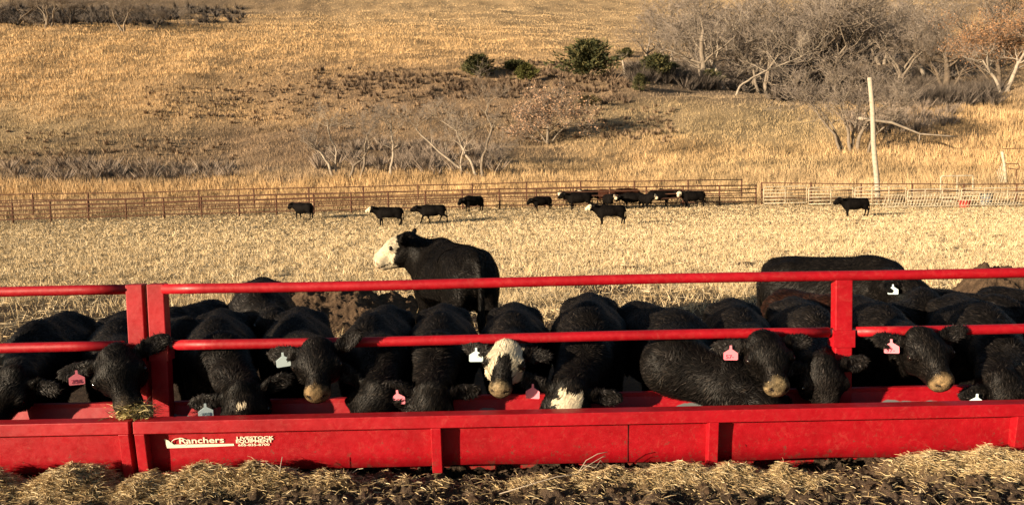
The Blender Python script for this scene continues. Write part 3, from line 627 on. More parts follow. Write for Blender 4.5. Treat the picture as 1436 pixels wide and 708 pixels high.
    stand('black calf waiting behind the pink-tagged calf right of the single post', 1290, 6.9, -110, at(1225, 450, 6.25), (-.2, -.9, -.4), group=G2, size=.86)
    stand('black calf with only its back showing between the last two feeders on the right', 1365, 6.6, -80, at(1385, 462, 5.9), (.2, -.9, -.5), group=G2, size=.84)
    stand('black calf pressed against the right picture edge behind the bunk', 1450, 6.7, -80, at(1460, 462, 6.0), (.2, -.9, -.5), group=G2, size=.84)
    stand('lone black calf with a white face standing beyond the bunk, turned away to the left', 634, 8.9, 112, at(556, 346, 9.35), (-.97, .05, -.42), size=1.19, pattern='white', head=1.08, strands=34000, ear=(-.4, -.5), muzzle=(.50, .40, .28), neck=[at(592, 362, 9.35)])

# far cattle: a few builds, copied
def copy_tree(o, parent=None):
    c = o.copy(); col.objects.link(c); c.parent = parent
    for ch in o.children: copy_tree(ch, c)
    return c
def far_proto(**kw):
    a = dict(loc=(0, 0, 0), face=0, head=1.18, neck_r=1.08, head_c=(1.0, .05, .90), head_dir=(.85, .1, -.5), h=.03, size=1.0); a.update(kw)
    return cow('distant_calf', 'x', 'calf', group='distant cattle near the pipe fence', **{k: v for k, v in a.items()}, label=None) if 0 else \
           cow('distant_calf', None, 'calf', a.pop('loc'), a.pop('face'), a.pop('head_c'), a.pop('head_dir'), group='distant cattle near the pipe fence', **a)
protos = {
 'b': far_proto(step=.02), 'w': far_proto(pattern='white', step=.03, belly=True, head_c=(1.0, .03, .95), head_dir=(.92, .1, -.35)), 'walk': far_proto(step=.16, head_c=(1.02, 0, .86), head_dir=(.95, 0, -.35)),
 'r': far_proto(coat=REDBR * .45, head_c=(1.0, -.1, .82)), 'wf': far_proto(pattern='white', head_c=(.90, .18, .90), head_dir=(.5, .75, -.5)), 'low': far_proto(head_c=(.98, 0, .72), head_dir=(.75, 0, -.7))}
FAR = [  # photo x, photo foot row, distance, heading (0 = to the right), kind, size, label
 (426, 309, 57, 150, 'b', 1.0, 'distant black calf standing alone by the fence, farthest left of the small ones'),
 (546, 317, 50, 180, 'w', 1.0, 'distant black calf with white face and belly, looking left in the stubble'),
 (607, 314, 52, 178, 'walk', .98, 'distant black calf striding left, legs spread'),
 (664, 302, 60, 215, 'low', 1.0, 'distant black calf seen from behind with its head out low to the left'),
 (760, 299, 60, 200, 'low', .9, 'small distant black calf at the left end of the bunched herd'),
 (803, 294, 64, 190, 'wf', 1.0, 'black calf with a white head against the fence, back row of the bunch at left'),
 (812, 299, 60, 180, 'b', 1.1, 'big black calf standing sideways in the front left of the bunch'),
 (828, 295, 65, 200, 'wf', 1.0, 'black calf with white cheek half hidden behind the big sideways one'),
 (850, 296, 65, 165, 'r', 1.0, 'reddish brown calf in the middle of the bunch'),
 (876, 295, 66, 20, 'r', 1.0, 'second reddish brown calf, right of the first, by the fence'),
 (853, 300, 60, -80, 'wf', .95, 'calf with a white face turned to the viewer in the middle of the bunch'),
 (888, 298, 61, 175, 'low', 1.0, 'black calf right of the brown ones in the bunch'),
 (906, 299, 60, -70, 'wf', .95, 'calf with a white blazed face walking forward out of the bunch'),
 (925, 297, 62, 5, 'b', 1.05, 'black calf behind the blazed one in the bunch'),
 (945, 295, 64, 185, 'b', 1.05, 'black calf second from the right end of the bunch'),
 (972, 294, 61, 182, 'wf', 1.05, 'black calf at the right end of the bunch with a white cheek'),
 (856, 321, 46, 180, 'w', 1.0, 'distant calf with a white face standing in front of the bunch'),
 (1199, 303, 50, 180, 'b', .98, 'lone distant black calf near the tall bare pole')]
seen = set()
for px, py, Dd, hd, k, s, lab in FAR:
    o = protos[k] if k not in seen else copy_tree(protos[k]); seen.add(k)
    p = at(px, py, Dd); o.location = (p[0], Dd, float(terrain(p[0], Dd))); o.rotation_euler = (0, 0, R(hd)); o.scale = (s * 1.14, s * 1.08, s * 1.14); o['label'] = lab

# ------------------------------------------------------------------ bare trees
class Tree:
    """collects limbs (thick, trunk mesh) and twigs (crown mesh); lengths in metres"""
    def __init__(s, seed): s.g = random.Random(seed); s.T = []; s.B = []; s.tw = []; s.tips = []
    def limb(s, p, d, L, r, lev, maxlev, up=.25, spread=.75, kids=(4, 6), wob=.22):
        g = s.g; n = 5 if lev < 2 else 4; pts = [p]; rr = [r]; q = p; dd = d
        for i in range(n):
            dd = (dd + Vector((g.gauss(0, wob), g.gauss(0, wob), g.gauss(0, wob * .7) + up * .25))).normalized()
            q = q + dd * (L / n); pts.append(q); rr.append(r * (1 - .62 * (i + 1) / n))
            (s.T if lev == 0 else s.B if lev < maxlev else s.tw).append((pts[-2], q, rr[-2], rr[-1]))
        if lev >= maxlev: s.tips.append(q); s.tips.append(pts[2]); return
        k = g.randint(*kids)
        for j in range(k):
            f = g.uniform(.3, 1.0) if j < k - 1 else 1.0
            i = min(int(f * n), n - 1); b = pts[i].lerp(pts[i + 1], f * n - i if f < 1 else 1)
            ax = Vector((g.gauss(0, 1), g.gauss(0, 1), g.gauss(0, .6))).normalized(); dr = (dd * (1 - spread * .5) + ax * spread + Vector((0, 0, up))).normalized()
            s.limb(b, dr, L * g.uniform(.45, .75), max(rr[i] * g.uniform(.45, .65), .008), lev + 1, maxlev, up, spread, kids, wob)
    def build(s, root, trunk_mat, twig_mat, rmin=.02, trunk_name='trunk'):
        def arr(L, k): 
            a = [[list(x[0]), list(x[1])] for x in L]; a = np.array(a); return a[:, 0], a[:, 1], np.maximum(np.array([x[2] for x in L]), rmin * k), np.maximum(np.array([x[3] for x in L]), rmin * k * .6)
        if s.T: V, Fc = prisms(*arr(s.T, 1.6), n=8); mk(trunk_name, V, Fc, trunk_mat, root, smooth=True)
        if s.B:
            V, Fc = prisms(*arr(s.B, 1.1), n=4); mk('branches', V, Fc, trunk_mat, root, smooth=True)
        if s.tw:
            V, Fc = prisms(*arr(s.tw, .8), n=3); mk('twigs', V, Fc, twig_mat, root)
def leaves(root, P, n, size, cols, mat_, seed, spread=.35, name='leaves', flat=0):
    g = np.random.default_rng(seed); P = np.array(P); i = g.integers(0, len(P), n); c = P[i] + g.normal(0, spread, (n, 3))
    a = g.normal(size=(n, 3)); a /= np.linalg.norm(a, axis=1, keepdims=True); b = np.cross(a, g.normal(size=(n, 3))); b /= np.linalg.norm(b, axis=1, keepdims=True)
    sz = size * g.uniform(.5, 1.3, (n, 1)); V = np.stack([c - a * sz, c + b * sz * .5, c + a * sz, c - b * sz * .5], 1).reshape(-1, 3)
    C = np.array(cols)[g.integers(0, len(cols), n)] * g.uniform(.7, 1.3, (n, 1))
    return mk(name, V, np.arange(4 * n).reshape(-1, 4), mat_, root, np.repeat(C, 4, 0))
def tree_proto(seed, trunks=1, L=4.5, r=.28, maxlev=4, up=.22, spread=.8, kids=(4, 6), lean=.15, tm=None, rmin=.022, wob=.2):
    T = Tree(seed); g = T.g; root = empty('bare_tree', (0, 0, 0), None, 'tree')
    for k in range(trunks):
        a = g.uniform(0, 6.28); ln = lean if trunks == 1 else lean + .3
        T.limb(Vector((math.cos(a) * .3 * (trunks > 1), math.sin(a) * .3 * (trunks > 1), -.4)), Vector((math.cos(a) * ln, math.sin(a) * ln, 1)).normalized(), L, r * (1 if trunks == 1 else .7), 0, maxlev, up, spread, kids, wob)
    T.build(root, tm or M_bark, M_twig, rmin); zz = max(t.z for t in T.tips); root['h'] = zz; return root
GP = [tree_proto(21, 1, 6.0, .34, 4), tree_proto(22, 2, 5.5, .30, 4, spread=.9), tree_proto(23, 1, 5.5, .30, 4, up=.3, tm=M_palebark), tree_proto(24, 3, 4.5, .24, 4, spread=.95), tree_proto(25, 1, 6.5, .32, 4, spread=.7, tm=M_darkbark)]
ph = [p['h'] for p in GP]
used = set()
def put_tree(k, px, py, hp, lab, group=None, rz=None, wide=1.0, d0=58, d1=500, depth=None):
    p = hit(px, py, d0, d1)
    if depth: p = at(px, py, depth); p[2] = float(terrain(p[0], p[1]))
    o = GP[k] if k not in used else copy_tree(GP[k]); used.add(k)
    s = (hp * 1.22 * p[1] / F_PX) / ph[k]; o.location = tuple(p); o.rotation_euler = (0, 0, random.uniform(0, 6.28) if rz is None else rz); o.scale = (s * wide, s * wide, s)
    o['label'] = lab; o['category'] = 'tree'
    if group: o['group'] = group
    return o
GG = 'bare trees of the grove behind the ridge'
for k, px, py, hp, w, dep in [(0,905,92,62,1.1,None),(2,922,82,48,1.,None),(1,948,98,92,1.2,None),(0,985,112,112,1.15,152),(3,1000,116,120,1.15,158),(2,1015,118,118,1.1,150),(1,1045,120,122,1.2,160),(3,1075,126,112,1.1,152),
                            (4,1105,128,120,1.1,165),(0,1130,118,118,1.2,175),(3,1150,112,122,1.15,168),(1,1172,100,112,1.25,180),(4,1200,104,122,1.3,172),(0,1225,100,118,1.3,185),(3,1250,110,96,1.2,165),(1,1278,95,112,1.25,180),
                            (2,1298,100,105,1.1,175),(4,1350,92,100,1.2,190),(0,1385,88,96,1.2,185),(1,1240,72,92,1.2,215),(3,1155,72,92,1.2,220),(0,1090,74,96,1.2,215),(4,1030,76,92,1.2,210),(1,980,70,88,1.2,215)]:
    put_tree(k, px, py, hp, None, GG, wide=w, depth=dep)
# labels for the grove, left to right
gl = ['short pale bare tree at the left end of the grove', 'slim pale bare tree second from the grove\'s left end', 'bare grove tree with a round crown behind the small cedars', 'tall bare grove tree just left of the leaning white trunk',
      'many stemmed bare tree beside the leaning white trunk', 'pale barked bare tree directly behind the leaning white trunk', 'wide bare tree rising behind the leaning white trunk\'s crown', 'many stemmed bare tree over the right edge of the ridge shadow',
      'dark barked bare tree right of the leaning trunk', 'broad bare grove tree midway between leaning trunk and bare pole', 'low branched bare tree left of the tall pole\'s top', 'spreading bare tree up left from the tall pole',
      'dark bare tree behind and left of the tall pole top', 'broad bare tree straight above the tall pole', 'low many stemmed tree just right of the tall pole top', 'spreading bare tree right of the tall pole at the grove\'s middle',
      'pale bare tree left of the gnarled old trunk', 'dark bare tree right of the gnarled old trunk', 'bare tree left of the rust leaved oak', 'far bare tree in the back row above the pole',
      'far many stemmed tree in the back row left of the pole', 'far bare tree in the back row at the grove\'s centre', 'far dark tree in the back row over the leaning trunk', 'far bare tree at the left end of the back row']
gts = sorted([o for o in col.objects if o.get('group') == GG and o.type == 'EMPTY'], key=lambda o: int(o.name.split('.')[-1]) if '.' in o.name else -1)
order = {}
for o in gts: order[o] = None
def lab_grove():
    pts = [(905,92),(922,82),(948,98),(985,112),(1000,116),(1015,118),(1045,120),(1075,126),(1105,128),(1130,118),(1150,112),(1172,100),(1200,104),(1225,100),(1250,110),(1278,95),(1298,100),(1350,92),(1385,88),(1240,72),(1155,72),(1090,74),(1030,76),(980,70)]
    left = list(gts)
    for (px, py), lb in zip(pts, gl):
        best = min(left, key=lambda o: abs(o.location.x / o.location.y - (px - 718) / F_PX)); best['label'] = lb; left.remove(best)
lab_grove()
# trees with their own trunks traced at their place
def own_tree(name, label, D, trunks, seed, tm, tw=M_twig, lev=3, kl=2.2, up=.2, rmin=.02, cat='tree', leafc=None, nleaf=0, kids=(3, 5), group=None, sp=.8, side=9):
    """trunks: list of (points in photo px, base radius m)"""
    bx, by = trunks[0][0][0]; base = at(bx, by, D); base[2] = float(terrain(base[0], D)); root = empty(name, base, label, cat, group); T = Tree(seed); g = T.g; cuts = []
    for pts, r in trunks:
        b0 = at(*pts[0], D); dz = base[2] - b0[2]; W = []
        ph_ = g.uniform(-.5, .5); cuts.append(len(T.T))
        for i, (x, y) in enumerate(pts): q = at(x, y, D); W.append(Vector((q[0] - base[0], (g.uniform(-.3, .3) + ph_ * i * .5), q[2] + dz - base[2] - (.3 if i == 0 else 0))))
        # subdivide
        n = len(W); fine = []
        for i in range(n - 1):
            for k in range(3): fine.append(W[i].lerp(W[i + 1], k / 3) + Vector((g.gauss(0, .05), g.gauss(0, .05), 0)) * (k > 0))
        fine.append(W[-1]); m_ = len(fine)
        for i in range(m_ - 1): T.T.append((fine[i], fine[i + 1], r * (1 - .7 * i / m_), r * (1 - .7 * (i + 1) / m_)))
        for j in range(side):
            f = g.uniform(.35, 1) if j > 1 else 1; i = min(int(f * (m_ - 1)), m_ - 2); dd = (fine[i + 1] - fine[i]).normalized()
            ax = Vector((g.gauss(0, 1), g.gauss(0, .8), g.gauss(0, .5))).normalized()
            T.limb(fine[i + 1], (dd * .5 + ax * sp + Vector((0, 0, .25))).normalized(), kl * g.uniform(.5, 1.1), r * (1 - .7 * f) * .6, 1, lev, up, .8, kids, .22)
    for i_ in range(len(cuts)):
        sub_ = T.T[cuts[i_]:(cuts[i_ + 1] if i_ + 1 < len(cuts) else None)]; K = Tree(0); K.T = sub_; K.build(root, tm, tw, rmin)
    T.T = []; T.build(root, tm, tw, rmin)
    if leafc: leaves(root, [list(t) for t in T.tips], nleaf, .14, leafc, M_leaf, seed)
    return root
own_tree('bare_tree', 'pale bare tree with two curved leaning stems, leftmost of the row above the fence', 84, [([(469,251),(462,232),(450,215),(440,203)], .17), ([(474,250),(470,235),(473,215),(462,190),(460,172)], .14)], 31, M_palebark, lev=4, rmin=.012, kl=1.6)
own_tree('bare_tree', 'crooked double stemmed bare tree between the curved and the upright trunk', 84, [([(489,250),(497,233),(510,222),(520,205),(516,190)], .16), ([(505,250),(512,230),(512,205),(518,185),(530,168)], .15)], 32, M_bark, lev=4, rmin=.012, kl=2.0)
own_tree('bare_tree', 'single upright pale bare tree in the middle of the row above the fence', 84, [([(548,252),(550,230),(552,205),(549,190),(545,176)], .17)], 33, M_palebark, lev=4, rmin=.012, kl=1.9)
own_tree('bare_tree', 'bare tree with a trunk leaning far to the left and pale forked limbs', 84, [([(664,250),(640,238),(615,218),(590,195),(584,185)], .15), ([(668,251),(660,232),(646,210),(640,190),(622,178)], .17), ([(646,210),(646,190),(652,170),(650,158)], .11)], 34, M_palebark, lev=4, rmin=.012, kl=2.1)
own_tree('bare_tree', 'bare tree with an S shaped darker trunk at the right end of the row', 83, [([(676,252),(676,232),(683,205),(690,185),(682,165),(684,150)], .17), ([(690,185),(698,170),(704,160)], .10)], 35, M_bark, lev=4, rmin=.012, kl=2.1)
own_tree('bare_tree', 'wide many trunked bare tree rooted left of the tall bare pole', 92, [([(1186,184),(1176,165),(1166,145),(1150,125)], .2), ([(1180,182),(1170,160),(1150,135),(1135,112)], .17), ([(1192,184),(1190,160),(1180,135),(1172,105)], .22), ([(1200,182),(1204,160),(1215,138),(1240,118)], .26), ([(1196,183),(1198,160),(1205,130),(1210,95)], .2), ([(1216,180),(1225,160),(1245,140),(1268,110)], .16)], 36, M_bark, kl=3.0, lev=4, side=10, kids=(3, 5))
own_tree('bare_tree', 'pale tree trunk leaning right in front of the grove', 138, [([(1030,120),(1038,106),(1055,94),(1075,84),(1100,74),(1125,64)], .22)], 37, M_palebark, kl=4.5, lev=4, side=12)
own_tree('bare_tree', 'gnarled old dark tree with a broken pale top inside the grove', 150, [([(1325,98),(1330,75),(1328,55),(1326,38)], .75), ([(1328,55),(1318,35),(1314,20),(1300,5)], .35), ([(1330,60),(1345,40),(1352,25)], .32), ([(1332,66),(1350,62),(1362,75)], .22)], 38, M_darkbark, kl=5, lev=4, side=11)
own_tree('bare_tree', 'pale trunk leaning left at the foot of the rust leaved oak', 128, [([(1404,124),(1396,108),(1384,90),(1376,78)], .3)], 39, M_palebark, kl=3.5, lev=3)
own_tree('bare_tree', 'pale trunk leaning right toward the right picture edge', 128, [([(1413,124),(1420,100),(1430,80),(1442,60)], .38)], 40, M_palebark, kl=3.5, lev=3)
own_tree('bare_tree', 'small stubby pale dead tree on the slope above the big cedar', 165, [([(878,76),(874,62),(872,50)], .3), ([(876,68),(884,60),(888,54)], .16)], 41, M_palebark, kl=1.6, lev=3, side=4)
RUST = [(.30,.165,.085),(.24,.13,.07),(.36,.215,.12)]; PINK = [(.36,.22,.14),(.30,.19,.12),(.42,.28,.19)]
own_tree('oak_tree', 'small round oak with dry pinkish brown leaves on the open slope', 108, [([(767,179),(768,165),(769,150)], .26), ([(768,156),(755,140),(745,125)], .14), ([(768,152),(785,135),(800,122)], .14), ([(768,150),(766,125),(762,105)], .14), ([(768,158),(748,150),(736,142)], .11)], 42, M_bark, kl=2.6, lev=4, leafc=PINK, nleaf=5200, side=10)
own_tree('oak_tree', 'oak with rust orange leaves at the right picture edge', 135, [([(1402,118),(1400,95),(1396,70)], .4), ([(1400,90),(1380,68),(1365,50)], .22), ([(1400,90),(1420,65),(1432,45)], .22), ([(1400,80),(1400,50),(1405,28)], .22)], 43, M_darkbark, kl=4.6, lev=4, leafc=RUST, nleaf=15000, side=12)
# distant trees at the top left
for k, (px, py, hp, dep, lab) in enumerate([(25,32,44,262,'bare thicket tree in the top left corner'), (65,36,60,258,'bare tree with fanned limbs, top left, second from the corner'), (98,34,46,268,'small bare tree between the two larger ones at top left'), (175,36,52,256,'wide low bare tree on the left skyline slope, right of the fanned one'),
                                     (215,34,30,266,'small bare tree in the shaded strip at the upper left'), (-10,34,50,262,'bare tree cut by the left edge at the top'), (265,30,24,280,'lowest bare tree at the right end of the shaded strip')]):
    put_tree((4, 3, 4, 1, 3, 0, 3)[k], px, py, hp, lab, 'bare trees at the far top left', wide=1.2, depth=dep)
for q, (px, py, hp, dep, wd) in enumerate([(40,-30,60,300,1.6),(110,-30,56,300,1.6),(180,-22,50,310,1.6)]):
    put_tree((0, 1, 3)[q], px, py, hp, ['unseen upper tree above the corner', 'upper hillside tree shading the left strip', 'upper hillside tree right of the others at top left'][q], wide=wd, depth=dep) if 0 else None
# fallen branch
D = 90; pts = [at(x, y, D) for x, y in [(1204,166),(1225,169),(1250,172),(1268,179),(1290,188),(1318,190),(1345,193)]]; dz = 0
mb = MB(); mb.tube(pts, [.17,.16,.15,.12,.1,.07,.03], 8); mb.tube([pts[4], pts[4] + [-.1, 0, -.9]], [.06, .03], 6); mb.tube([pts[5], pts[5] + [2.2, .2, -.1]], [.05, .02], 6)
tag(mb.build('fallen_branch', M_palebark, smooth=True), 'long pale broken branch reaching right from the many trunked tree', 'branch')
# cedars
def cedar(px, py, w, hgt, lab, D=None, seed=0, cols=((.035,.042,.02),(.06,.062,.028),(.105,.095,.04))):
    p = hit(px, py) if D is None else at(px, py, D); p[2] = float(terrain(p[0], p[1])); sc = p[1] / F_PX; Wd, Hh = w * sc / 2 * 1.25, hgt * sc * 1.12
    root = empty('cedar', p, lab, 'cedar', 'cedars on the ridge'); g = np.random.default_rng(seed)
    MB().tube([(0, 0, -.3), (0, 0, Hh * .85)], [Wd * .07, Wd * .02], 8).build('trunk', M_darkbark, root, smooth=True)
    nb = 150; n = 0; V = []; C = []
    for i in range(nb):                                 # sprays of foliage along drooping boughs
        f = g.uniform(.05, 1) ** .8; a = g.uniform(0, 6.283); prof = (1 - f) ** .6 * (.8 + .25 * math.sin(3 * a + seed)) + .05; L = Wd * prof * g.uniform(.85, 1.5)
        m_ = 34; t = g.uniform(.25, 1, m_); r0 = t * L; up = Hh * (f * .92) + r0 * g.uniform(.1, .45)
        c = np.stack([np.cos(a) * r0, np.sin(a) * r0, up], 1) + g.normal(0, Wd * .055, (m_, 3)); d_ = np.stack([np.cos(a) + g.normal(0, .5, m_), np.sin(a) + g.normal(0, .5, m_), .4 + g.normal(0, .5, m_)], 1); d_ /= np.linalg.norm(d_, axis=1, keepdims=True)
        s_ = np.cross(d_, g.normal(size=(m_, 3))); s_ /= np.linalg.norm(s_, axis=1, keepdims=True); z_ = Wd * .10 * g.uniform(.6, 1.4, (m_, 1))
        V.append(np.stack([c - s_ * z_ * .3, c + s_ * z_ * .3, c + d_ * z_ * 1.3], 1).reshape(-1, 3)); C.append(np.repeat(np.array(cols)[g.integers(0, 3, m_)] * g.uniform(.8, 1.3), 3, 0))
    V = np.concatenate(V); mk('crown', V, np.arange(len(V)).reshape(-1, 3), M_leaf, root, np.concatenate(C)); return root
cedar(672, 110, 44, 28, 'small dark cedar on the ridge with a short pale stem, farthest left', seed=1)
cedar(722, 100, 30, 12, 'low dark cedar shrub in the shadow between the two left cedars', seed=2)
cedar(738, 115, 28, 22, 'yellow green cedar bush just left of the oak', seed=3, cols=((.08,.085,.025),(.11,.11,.035),(.06,.06,.02)))
cedar(824, 111, 70, 45, 'biggest round cedar in the middle of the ridge', seed=4)
cedar(878, 82, 20, 12, 'tiny cedar above the big one at the stubby dead tree', seed=5)
cedar(921, 112, 46, 30, 'cedar at the left foot of the grove', seed=6)
cedar(897, 130, 20, 24, 'small cedar standing alone below the others on the open slope', seed=7)
cedar(940, 112, 30, 20, 'cedar half hidden behind the one at the grove\'s left foot', seed=8)
cedar(996, 121, 26, 20, 'cedar in the shade at the grove\'s front edge', seed=9)
cedar(825, 150, 28, 12, 'sparse brownish cedar shrub right of the oak trunk', seed=10, cols=((.10,.08,.04),(.13,.10,.055),(.07,.06,.03)))
# brush: twiggy shrubs in patches
def brush(name, lab, boxes, n, hgt, colr, seed):
    g = np.random.default_rng(seed); P = []
    while len(P) < n:
        x0, y0, x1, y1 = boxes[g.integers(len(boxes))]; px, py = g.uniform(x0, x1), g.uniform(y0, y1); q = hit(px, py); P.append(q)
    P = np.array(P); k = 46; c = np.repeat(P, k, 0); m_ = len(c); a = g.uniform(0, 6.283, m_); l = g.uniform(.2, 1.3, m_); hh = hgt * g.uniform(.4, 1.1, m_) * np.repeat(g.uniform(.5, 1.3, n), k)
    tip = c + np.stack([np.cos(a) * l * hh, np.sin(a) * l * hh, hh], 1); o = c + np.stack([np.cos(a) * l * .3, np.sin(a) * l * .3, np.zeros(m_)], 1)
    w = np.stack([-np.sin(a + 1), np.cos(a + 1), np.zeros(m_)], 1) * (.035 + c[:, 1] * .0003)[:, None]
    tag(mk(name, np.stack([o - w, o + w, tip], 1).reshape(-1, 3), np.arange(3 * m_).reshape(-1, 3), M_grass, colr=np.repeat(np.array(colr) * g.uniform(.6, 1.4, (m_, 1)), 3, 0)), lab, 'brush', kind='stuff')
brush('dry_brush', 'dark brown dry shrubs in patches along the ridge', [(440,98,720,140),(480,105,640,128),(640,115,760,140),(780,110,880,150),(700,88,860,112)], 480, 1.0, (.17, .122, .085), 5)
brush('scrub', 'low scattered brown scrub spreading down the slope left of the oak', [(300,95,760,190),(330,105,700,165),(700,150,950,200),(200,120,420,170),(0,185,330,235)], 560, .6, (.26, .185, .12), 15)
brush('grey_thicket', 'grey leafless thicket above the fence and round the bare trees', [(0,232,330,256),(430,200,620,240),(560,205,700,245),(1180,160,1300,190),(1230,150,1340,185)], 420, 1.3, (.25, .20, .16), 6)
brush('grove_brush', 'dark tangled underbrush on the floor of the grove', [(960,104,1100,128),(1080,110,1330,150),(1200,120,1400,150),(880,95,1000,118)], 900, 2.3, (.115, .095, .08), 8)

brush('shade_toned_thicket', 'leafless thicket coloured dark to stand for tree shadow along the top left strip', [(-20,12,345,34),(-20,18,240,36)], 420, 2.4, (.10, .085, .075), 18)  # brush colour darkened to paint in the tree shadow over this strip
# ------------------------------------------------------------------ fences, pole, gates
def gz(x, y): return float(terrain(x, y))
def pipe_fence(name, label, A, B, n, heights, r, pr, mt, group=None, posth=None):
    """A, B: (photo x, distance) of the ends"""
    pa_ = at(A[0], 290, A[1]); pb_ = at(B[0], 290, B[1]); xs = np.linspace(pa_[0], pb_[0], n + 1); ys_ = np.linspace(pa_[1], pb_[1], n + 1)
    root = empty(name, (xs[0], ys_[0], gz(xs[0], ys_[0])), label, 'fence', group); o = np.array(root.location)
    G = [np.array([x, y, gz(x, y)]) - o for x, y in zip(xs, ys_)]
    for hgt in heights:
        MB().tube([g_ + [0, -.06, hgt + .02 * math.sin(i * 2.1 + hgt * 5)] for i, g_ in enumerate(G)], r, 8).build('rail', mt, root, smooth=True)
    me = None
    for g_ in G:
        if me is None: p = MB().tube([(0, 0, -.2), (0, 0, (posth or heights[-1]) + .06)], pr, 10).build('post', mt, root, smooth=True); me = p
        else: p = me.copy(); col.objects.link(p)
        p.location = tuple(g_)
    return root
pipe_fence('pipe_fence', 'rusty brown five rail pipe fence in front, running behind the small cattle', (-90, 60.5), (1060, 62), 22, [.3, .62, .94, 1.24, 1.52], .038, .06, M_rust)
pipe_fence('pipe_fence', 'second rusty pipe fence a little behind the first, with its top rail higher', (-110, 65), (1040, 66.5), 15, [.45, .85, 1.25, 1.72], .038, .065, M_rust)
pipe_fence('pipe_fence', 'thin brown pipe fence behind the cream gates at right', (1068, 63), (1500, 60), 6, [.55, 1.15, 1.66], .036, .06, M_rust)
def gate(label, x0, x1, D, rails, hgt, z0, mt=M_cream, up=3, rr=.032, name='metal_gate', grp=None):
    a = at(x0, 280, D); b = at(x1, 280, D); root = empty(name, (a[0], D, gz(a[0], D)), label, 'gate', grp); W = b[0] - a[0]; rc = .12
    fr = [(0, 0, z0), (0, 0, hgt - rc), (rc * .3, 0, hgt - rc * .3), (rc, 0, hgt), (W - rc, 0, hgt), (W - rc * .3, 0, hgt - rc * .3), (W, 0, hgt - rc), (W, 0, z0), (0, 0, z0)]
    MB().tube(fr, rr * 1.15, 8).build('frame', mt, root, smooth=True)
    for z in rails: MB().tube([(0, -.0, z), (W, -.0, z)], rr * .85, 8).build('rail', mt, root, smooth=True)
    for k in range(1, up): MB().tube([(W * k / up, -.03, z0), (W * k / up, -.03, hgt)], rr, 6).build('upright', mt, root, smooth=True)
    return root
gate('cream tube gate directly right of the end of the brown fence', 1071, 1131, 61.5, [.45, .7, .95, 1.2], 1.42, .2, up=2, grp='cream gates along the fence')
gate('cream tube gate left of the tall bare pole', 1134, 1196, 61.5, [.45, .7, .95, 1.2], 1.42, .2, up=2, grp='cream gates along the fence')
gate('cream tube gate standing behind the tall bare pole', 1199, 1270, 61, [.45, .7, .95, 1.2], 1.45, .2, up=3, grp='cream gates along the fence')
gate('long cream gate between the pole and the arched panel', 1273, 1345, 60.5, [.5, .8, 1.1], 1.3, .25, up=3, grp='cream gates along the fence')
gate('cream tube gate running out of the picture at right', 1348, 1445, 60.5, [.5, .8, 1.1], 1.35, .25, up=3, grp='cream gates along the fence')
gate('tall rounded white panel sticking up above the other gates', 1319, 1364, 63.5, [.5, 1.0, 1.5], 2.15, .2, up=2, rr=.045, name='livestock_panel')
# slant bar feeder
a = at(1238, 285, 58.8); b = at(1440, 285, 58.2); root = empty('hay_feeder', (a[0], 58.8, gz(a[0], 58.8)), 'long low feeder with slanting tan bars in front of the gates', 'feeder'); W = b[0] - a[0]
mb = MB(); mb.tube([(0, 0, .15), (W, 0, .15)], .04, 6); mb.tube([(0, 0, 1.0), (W, 0, 1.0)], .03, 6); mb.build('frame', M_cream, root)
mb = MB()
for k in range(46): x = W * k / 46; mb.tube([(x, 0, .15), (x + .26, 0, 1.0)], .022, 5)
mb.build('slant_bars', M_cream, root)
def tub(name, label, px, Dd, r, hgt, c):
    mt = mat(name + '_plastic', c, .5, .3); p = at(px, 280, Dd); root = empty(name, (p[0], Dd, gz(p[0], Dd)), label, 'tub')
    n = 20; prof = [(r * .82, .0), (r, hgt), (r * 1.06, hgt), (r * 1.06, hgt - .05), (r * .98, hgt - .03), (r * .93, hgt - .02), (r * .76, .04)]
    V = [(q * math.cos(2 * math.pi * j / n), q * math.sin(2 * math.pi * j / n), z) for q, z in prof for j in range(n)]
    Fc = [(i * n + j, i * n + (j + 1) % n, (i + 1) * n + (j + 1) % n, (i + 1) * n + j) for i in range(len(prof) - 1) for j in range(n)]
    mk('shell', V, np.array(Fc), mt, root, smooth=True)
tub('feed_tub', 'faded red tub behind the slanting bars', 1353, 60.0, .42, .5, (.62, .07, .06))
tub('feed_tub', 'dull grey tub right of the red one, behind the gates', 1383, 61.8, .45, .95, (.25, .26, .27))
# loading chute on the rise at right
p = at(1412, 246, 72); p[2] = gz(p[0], p[1]); root = empty('cattle_chute', p, 'small cream cattle chute with a leaning white post at the right edge', 'chute'); sc = 72 / F_PX
q = lambda x, y, dy=0: (at(x, y, 72) - p + [0, dy, 0])
mb = MB(); mb.tube([q(1405,212), q(1408,228), q(1411,256)], [.12, .13, .13], 8); mb.build('post', M_cream, root, smooth=True)
mb = MB(); mb.tube([q(1406,209), q(1440,208)], .035, 6); mb.tube([q(1411,230), q(1428,230), q(1430,234), q(1428,238), q(1413,236)], .04, 6); mb.tube([q(1425,238), q(1426,256)], .04, 6); mb.build('arch_frame', M_rust, root)
mb = MB()
for i in range(4): mb.tube([q(1401 + i * 2.2 - 3, 240 - i * 3.5), q(1404 + i * 2.2 - 1, 256)], .035, 6)
mb.build('side_bars', M_cream, root)
